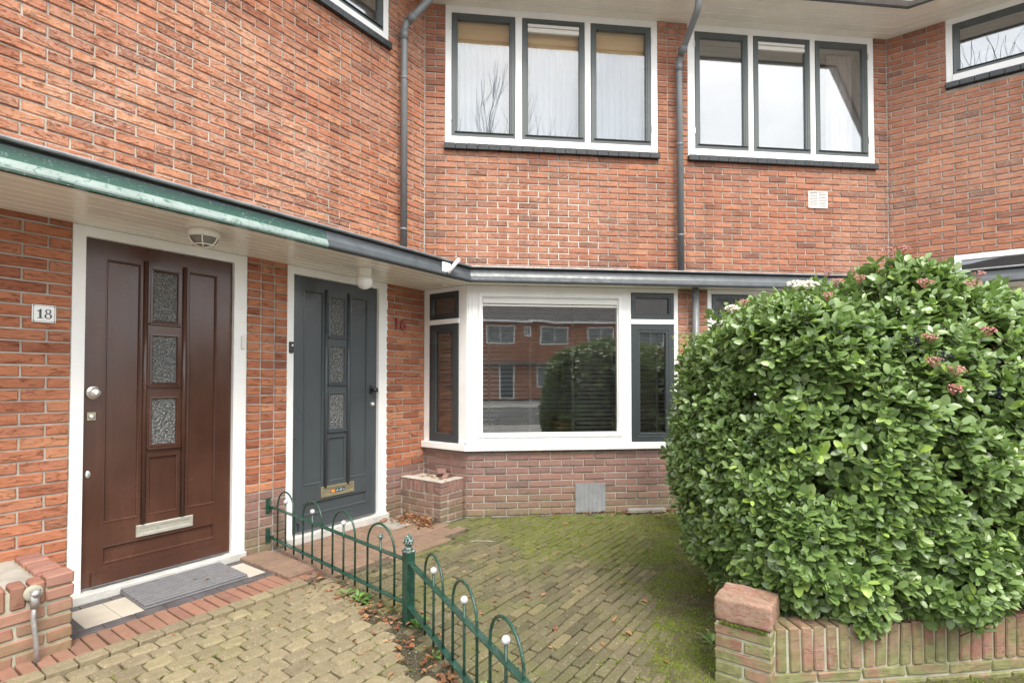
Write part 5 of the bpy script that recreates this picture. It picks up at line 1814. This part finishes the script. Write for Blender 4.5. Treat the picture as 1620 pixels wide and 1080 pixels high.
CL = [((1.56, 2.68, 1.90), 'flower', .050, 60), ((1.43, 2.58, 1.83), 'flower', .045, 50), ((1.19, 2.76, 1.77), 'flower', .040, 40), ((1.28, 2.80, 1.86), 'bud', .030, 26),
      ((1.71, 2.76, 1.97), 'bud', .032, 30), ((1.64, 2.58, 1.87), 'bud', .034, 30), ((1.97, 2.70, 2.02), 'bud', .036, 34), ((2.0, 2.66, 1.96), 'bud', .030, 26),
      ((1.92, 2.40, 1.78), 'bud', .034, 30), ((1.84, 2.25, 1.56), 'bud', .034, 34), ((1.82, 2.21, 1.44), 'bud', .036, 36), ((1.89, 2.19, 1.38), 'bud', .036, 36), ((1.86, 2.18, 1.29), 'bud', .030, 28),
      ((2.16, 2.41, 1.79), 'bud', .034, 30), ((2.06, 2.24, 1.54), 'bud', .030, 26), ((1.69, 2.50, 1.83), 'bud', .026, 22), ((1.46, 2.41, 1.68), 'bud', .024, 20), ((2.35, 2.6, 1.86), 'bud', .03, 26)]
for (p, k, r, n) in CL:
    P = Vector(p)
    for _ in range(60):                    # seat the umbel on the foliage surface
        if hedge_in(P) > .035: break
        P += Vector((-.1, -.55, .6)).normalized() * .015
    for _ in range(60):
        if hedge_in(P) < .045: break
        P -= Vector((-.1, -.55, .6)).normalized() * .015
    cluster('flower_cluster' if k == 'flower' else 'bud_cluster', P, (-.15, -.45, 1), r, n, M[k], .0062 if k == 'flower' else .0042)
for p in ((1.75, 2.24, 1.49), (1.86, 2.22, 1.42), (2.1, 2.25, 1.27)):
    P = Vector(p)
    cluster('berry_cluster', P, (-.1, -.8, .5), .03, 16, M['berry'], .006)


# pale small-leaved shrub left of the hedge, against the pier
def small_shrub(loc, rx, rz, n, label, mat, L=.022):
    t = thing('shrub', loc, label, 'shrub')
    m = MB(); m.fix = False; s = MB(); s.fix = False
    loc = Vector(loc)
    for i in range(n):
        a = hrng.uniform(0, 6.28); h = hrng.random() ** .8
        r = rx * (.35 + .65 * sqrt(hrng.random())) * (1 - .35 * h)
        P = loc + Vector((r * cos(a), r * sin(a), rz * (.08 + .92 * h)))
        P += Vector((mnoise.noise(P * 5), mnoise.noise(P * 5 + Vector((3, 1, 2))), 0)) * .06
        for k in range(5):
            xd = Vector((hrng.gauss(0, 1), hrng.gauss(0, 1), hrng.gauss(.4, .6))).normalized()
            Mx = Matrix.Translation(P + xd * .006) @ basis(xd, Vector((hrng.uniform(-.4, .4), -.3, 1)))
            v, f = leaf_geo(L * hrng.uniform(.7, 1.3), L * .5, .2, .1)
            m.add([tuple(Mx @ Vector(p)) for p in v], f, hrng.random(), smooth=True)
        if i % 6 == 0:
            s.tube([tuple(loc + Vector((r * .3 * cos(a), r * .3 * sin(a), .0))), tuple((loc + P) / 2 + Vector((0, 0, .05))), tuple(P)], [.005, .003, .0012], 4, caps=False)
    m.build('foliage', mat, t, kind='stuff'); s.build('stems', M['twig'], t)


small_shrub((1.62, 4.55, 0), .26, 1.72, 700, 'tall pale green small-leaved shrub between the bay and the hedge', M['leaflime'])
small_shrub((2.55, 2.62, 1.30), .22, .42, 260, 'bright green fine-leaved shrub top at the right edge behind the hedge', M['leaflime'], .03)


def weed(loc, n, L, spread, label, mat=None, group='weeds by the fence'):
    t = thing('weed', loc, label, 'weed', group)
    m = MB(); m.fix = False
    loc = Vector(loc)
    for i in range(n):
        a = hrng.uniform(0, 6.28); el = hrng.uniform(.25, 1.1)
        xd = Vector((cos(a) * cos(el), sin(a) * cos(el), sin(el)))
        o = loc + Vector((cos(a), sin(a), 0)) * spread * hrng.random() + Vector((0, 0, hrng.uniform(0, L * .7)))
        Mx = Matrix.Translation(o) @ basis(xd, Vector((0, 0, 1)))
        l = L * hrng.uniform(.6, 1.3)
        v, f = leaf_geo(l, l * hrng.uniform(.35, .55), .2, .35)
        m.add([tuple(Mx @ Vector(p)) for p in v], f, hrng.random(), smooth=True)
        if i % 2 == 0: m.tube([tuple(loc), tuple(o)], .0012, 3, caps=False)
    m.build('leaves', mat or M['weed'], t)


weed((-.92, 3.13, 0), 34, .040, .06, 'leafy weed growing under the middle of the first fence panel')
weed((-1.02, 3.22, 0), 16, .030, .04, 'small weed nearer the doors under the first fence panel')
weed((-.50, 2.80, 0), 22, .045, .03, 'broad-leaved weed at the foot of the fence post')
weed((-.10, 2.12, 0), 40, .055, .06, 'bright green weed under the second fence panel')
weed((-.38, 2.50, 0), 12, .025, .04, 'tiny seedling left of the second fence panel')
weed((1.66, 5.06, 0), 16, .035, .04, 'small weed at the left foot of the zinc sheet')
weed((.85, 4.99, 0), 12, .030, .04, 'low weed by the plinth under the bay pane')
weed((2.02, 5.11, 0), 12, .030, .03, 'small weed at the right foot of the zinc sheet')
weed((1.0, 2.62, 0), 14, .05, .04, 'dark leafy seedling behind the garden wall pier', M['leaf'])

# moss cushions in joints and damp corners
mm_ = MB(); mm_.fix = False
mr = random.Random(5)
cnt = 0
for _ in range(170000):
    if cnt > 30000: break
    zone = mr.random()
    if zone < .62:
        P = Vector((mr.uniform(-.3, 2.6), mr.uniform(2.2, 5.05), 0))
        near = .62 * max(0, min(1, (P.x - (.30 + .20 * (P.y - 2.3))) / .5)) + .5 * max(0, 1 - abs(P.y - 4.75) / .6) * (P.x > .1) + .25 * max(0, 1 - abs(P.x - .75) / .5) * (1 if P.y < 3.6 else .5)
        if mnoise.noise(P * 3.0) * .5 + mnoise.noise(P * 9.0) * .3 + near * .75 < .34: continue
    else:
        x = mr.uniform(-3.4, -1.5); y = mr.uniform(-2.6, -.75)
        row = round(-(y + .80) / .096)
        jx = (x + 3.0 - (row % 2) * .059 + .059) / .118
        onj = abs(((-(y + .80) / .096) % 1) - .5) < .09 or abs((jx % 1) - 0) < .06
        if not onj: continue
        P3 = FL @ Vector((x, y, 0)); P = Vector((P3.x, P3.y, 0))
        if mnoise.noise(P * 4.0) < -.05: continue
        if not inpoly((P.x, P.y), yp): continue
    cnt += 1
    h = mr.uniform(.003, .010); r = mr.uniform(.003, .007)
    a = mr.uniform(0, 6.28)
    z0 = (max(-.004, earth(P.x, P.y) - .001) if zone < .62 else -.004)
    vs = [(P.x + r * cos(a + k * 2.094), P.y + r * sin(a + k * 2.094), z0) for k in range(3)] + [(P.x + mr.uniform(-.003, .003), P.y + mr.uniform(-.003, .003), z0 + h)]
    mm_.add(vs, [(0, 1, 3), (1, 2, 3), (2, 0, 3)], mr.random())
mm_.build('moss', M['mosst'], None, label='green moss in the joints and damp patches of the paving', cat='moss', kind='stuff')
# moss line under the pier cap
m = MB(); m.fix = False
for i in range(260):
    x = mr.uniform(.02, .21); P = FPr @ Vector((x, -.002 + mr.uniform(-.004, .006), .277 + mr.uniform(-.008, .004)))
    r = mr.uniform(.003, .006); a = mr.uniform(0, 6)
    vs = [(P.x + r * cos(a + k * 2.094), P.y + r * sin(a + k * 2.094), P.z - .003) for k in range(3)] + [(P.x, P.y - .003, P.z + mr.uniform(.002, .006))]
    m.add(vs, [(0, 1, 3), (1, 2, 3), (2, 0, 3)], mr.random())
m.build('moss_line', M['mosst'], gw, kind='stuff')

# crumbs of soil and grit in the strip along the fence and wall foot
sc_ = MB(); sc_.fix = False
for i in range(4200):
    u_ = mr.random()
    if u_ < .62:
        A, B = (FP0, FP1) if mr.random() < .42 else (FP1, FP2)
        P = A + (B - A) * mr.uniform(.3 if A is FP0 else 0, 1) + Vector((mr.gauss(-.09, .07), mr.gauss(-.05, .05), 0))
    elif u_ < .85:
        q = G0 + uF * mr.uniform(.45, 3.0) + nF * abs(mr.gauss(.0, .06)); P = Vector((q.x, q.y, 0))
    else:
        P = Vector((mr.uniform(-.4, 1.7), mr.uniform(2.3, 5.0), 0))
    r = mr.uniform(.0015, .005) * (1.5 if mr.random() < .1 else 1); a = mr.uniform(0, 6.28); z0 = mr.uniform(-.008, .003)
    vs = [(P.x + r * cos(a + k * 1.571) * mr.uniform(.6, 1.3), P.y + r * sin(a + k * 1.571) * mr.uniform(.6, 1.3), z0) for k in range(4)] + [(P.x, P.y, z0 + r * mr.uniform(.6, 1.3))]
    sc_.add(vs, [(0, 1, 4), (1, 2, 4), (2, 3, 4), (3, 0, 4)], mr.random())
sc_.build('soil_crumbs', M['crumb'], None, label='dark soil crumbs and grit along the fence and plinth', cat='soil', kind='stuff')

# fallen leaves
lf = MB(); lf.fix = False


def drop(P, L, z=.004):
    a = mr.uniform(0, 6.28); tl = mr.uniform(-.5, .5)
    if P[0] > .15 and 2.2 < P[1] < 4.95: z = max(z, earth(P[0], P[1]) + .002)
    elif P[0] > .15 and P[1] >= 4.95: z = max(z, .012)
    Mx = Matrix.Translation((P[0], P[1], z + mr.uniform(0, .012))) @ Matrix.Rotation(a, 4, 'Z') @ Matrix.Rotation(tl, 4, 'X') @ Matrix.Rotation(mr.uniform(-.3, .3), 4, 'Y')
    v, f = leaf_geo(L, L * mr.uniform(.4, .65), mr.uniform(.1, .7), mr.uniform(-.2, .4))
    lf.add([tuple(Mx @ Vector(p)) for p in v], f, mr.random(), smooth=False)


for i in range(230):                    # drift at the corner planter
    s = mr.uniform(-.52, -.335) if mr.random() < .75 else mr.uniform(-.62, -.4)
    off = mr.triangular(.05, .62, .25)
    P = Lp(s, off); drop(P, mr.uniform(.025, .05), .006 + .045 * max(0, (s + .52) / .2) * mr.random())
for i in range(60):                     # in the planter
    P = Lp(mr.uniform(-.22, -.03), mr.uniform(.10, .46)); drop(P, mr.uniform(.02, .04), .36)
for i in range(150):                    # along the plinth on the right
    t = mr.triangular(.9, 3.2, 2.4); p = G0 + uF * t + nF * abs(mr.gauss(.02, .05)); drop((p.x, p.y), mr.uniform(.02, .045))
for i in range(300):                    # along the fence
    t = mr.random(); side = mr.gauss(-.05, .07)
    A, B = (FP0, FP1) if mr.random() < .45 else (FP1, FP2)
    p = A + (B - A) * (t if A is FP1 else .35 + .65 * t) + Vector((side, side * .5, 0)); drop((p.x, p.y), mr.uniform(.018, .042))
for i in range(110):                     # scattered on the pavers
    p = (mr.uniform(-.4, 1.6), mr.uniform(2.3, 5.0)); drop(p, mr.uniform(.02, .045), max(.004, earth(*p)))
for i in range(22):
    P = Lp(mr.uniform(-2.9, -1.5), mr.uniform(.8, 1.9)); drop(P, mr.uniform(.02, .035))
for (s, o) in ((-2.12, .30), (-2.30, .26), (-2.25, .30)): drop(Lp(s, o), .035, .034)
lf.build('fallen_leaves', M['dry'], None, label='brown fallen leaves drifted along walls fence and paving', cat='leaves', kind='stuff')
# a few loose odds and ends
p = G0 + uF * 2.22 + nF * .05
MB().box(-.20, .20, -.03, .03, 0, .05, b=.012).build('stone_strip', M['slab'], None, Matrix.Translation((p.x, p.y, .0)) @ Matrix.Rotation(.11, 4, 'Z'), 'grey concrete strip lying at the plinth near the hedge', 'stone')
m = MB(); m.tube([(-.10, 0, .004), (-.02, .012, .006), (.05, .008, .004), (.11, -.006, .004)], .003, 5)
m.build('dry_stalk', M['tilewhite'], None, Matrix.Translation((-.25, 4.28, 0)), 'thin pale dry stalk lying on the mossy pavers', 'twig')
MB().box(-.045, .045, -.02, .02, 0, .028, b=.008).build('stone_fragment', M['brickG'], None, FL @ Matrix.Translation((-.62, -.10, .012)) @ Matrix.Rotation(.4, 4, 'Z'), 'orange brick fragment at the threshold of the grey door', 'stone')

# ================================================================== across the street (mirrored in the panes)
def opposite_house(cx, y, label):
    t = thing('opposite_house', (cx, y, 0), label, 'house', 'houses across the street')
    fr = Matrix.Translation((cx, y, 0)) @ Matrix.Rotation(pi, 4, 'Z')     # front looks towards +Y of the street
    W2 = 3.6
    MB().box(-W2, W2, 0, 7, 0, 5.2).build('wall', M['brickF'], t, fr)
    MB().prism([(-W2, 5.2), (W2, 5.2), (W2, 5.32), (-W2, 5.32)], -.5, .3).build('eave', M['white'], t, fr)
    m = MB(); m.add([(-W2, -.5, 5.3), (W2, -.5, 5.3), (W2, 3.5, 9), (-W2, 3.5, 9), (W2, 7.5, 5.3), (-W2, 7.5, 5.3)], [(0, 1, 2, 3), (3, 2, 4, 5), (0, 3, 5), (1, 4, 2)])
    m.build('roof', M['rooftile'], t, fr)
    MB().box(-W2, W2, -.7, 0, 2.3, 2.45).build('canopy', M['gutgrey'], t, fr)
    for (a, b, c, d) in ((-2.9, -.9, 3.7, 5.0), (.9, 2.9, 3.7, 5.0), (-2.8, -.6, .8, 2.2), (-.3, .2, 4.3, 5.0)):
        w = MB().ring(a, b, c, d, [(0, .02), (0, -.03), (.08, -.03), (.08, .02)]).build('window', M['white'], t, fr)
        MB().box((a + b) / 2 - .03, (a + b) / 2 + .03, -.028, .01, c + .08, d - .08).build('mullion', M['white'], w, fr)
        MB().box(a + .08, b - .08, -.012, -.004, c + .08, d - .08).build('pane', M['oppglass'], w, fr)
    dr = MB().box(1.0, 1.9, -.02, .02, .1, 2.25).build('door', M['doorgrey'], t, fr)
    MB().box(.9, 2.0, -.012, .01, .05, 2.34).build('door_frame', M['white'], t, fr)


names = ['brick house mirrored at the left of the bay glass', 'brick house mirrored in the middle of the bay glass', 'brick house mirrored at the right of the bay glass', 'brick house mirrored beyond the right edge of the bay glass', 'brick house mirrored farthest left across the street', 'brick house mirrored farthest right across the street']
for i, n_ in enumerate(names):
    opposite_house(-14 + i * 7.21, -24.0, n_)


def bare_tree(loc, h, label, seed, sprd=1.0, thick=.016):
    r_ = random.Random(seed)
    t = thing('bare_tree', loc, label, 'tree', 'bare street trees')
    tr = MB(); br = MB(); tr.fix = False; br.fix = False
    loc = Vector(loc)

    def grow(p, d, L, r, lv):
        pts = [p]; n = 4
        for i in range(n):
            d = (d + Vector((r_.gauss(0, .13), r_.gauss(0, .13), .05))).normalized()
            pts.append(pts[-1] + d * L / n)
        (tr if lv == 0 else br).tube([tuple(q) for q in pts], [r * (1 - .4 * i / n) for i in range(n + 1)], 6 if lv < 2 else 4, caps=False)
        if lv >= 5: return
        for k in range(2 + (lv > 0)):
            a = r_.uniform(0, 6.28); sp = r_.uniform(.35, .75) * sprd
            e1 = d.orthogonal().normalized(); e2 = d.cross(e1)
            nd = (d * cos(sp) + (e1 * cos(a) + e2 * sin(a)) * sin(sp) + Vector((0, 0, .12))).normalized()
            grow(pts[-1 - (k == 2)], nd, L * r_.uniform(.62, .82), r * .58, lv + 1)
    grow(loc, Vector((0, 0, 1)), h * .3, h * thick, 0)
    tr.build('trunk', M['bark'], t); br.build('crown', M['bark'], t)


bare_tree((.25, -5.2, 0), 11.4, 'bare street tree mirrored in the left light above the bay', 4, .55, .008)
bare_tree((9.0, -4.5, 0), 5.6, 'bare street tree mirrored in the low right window', 9)
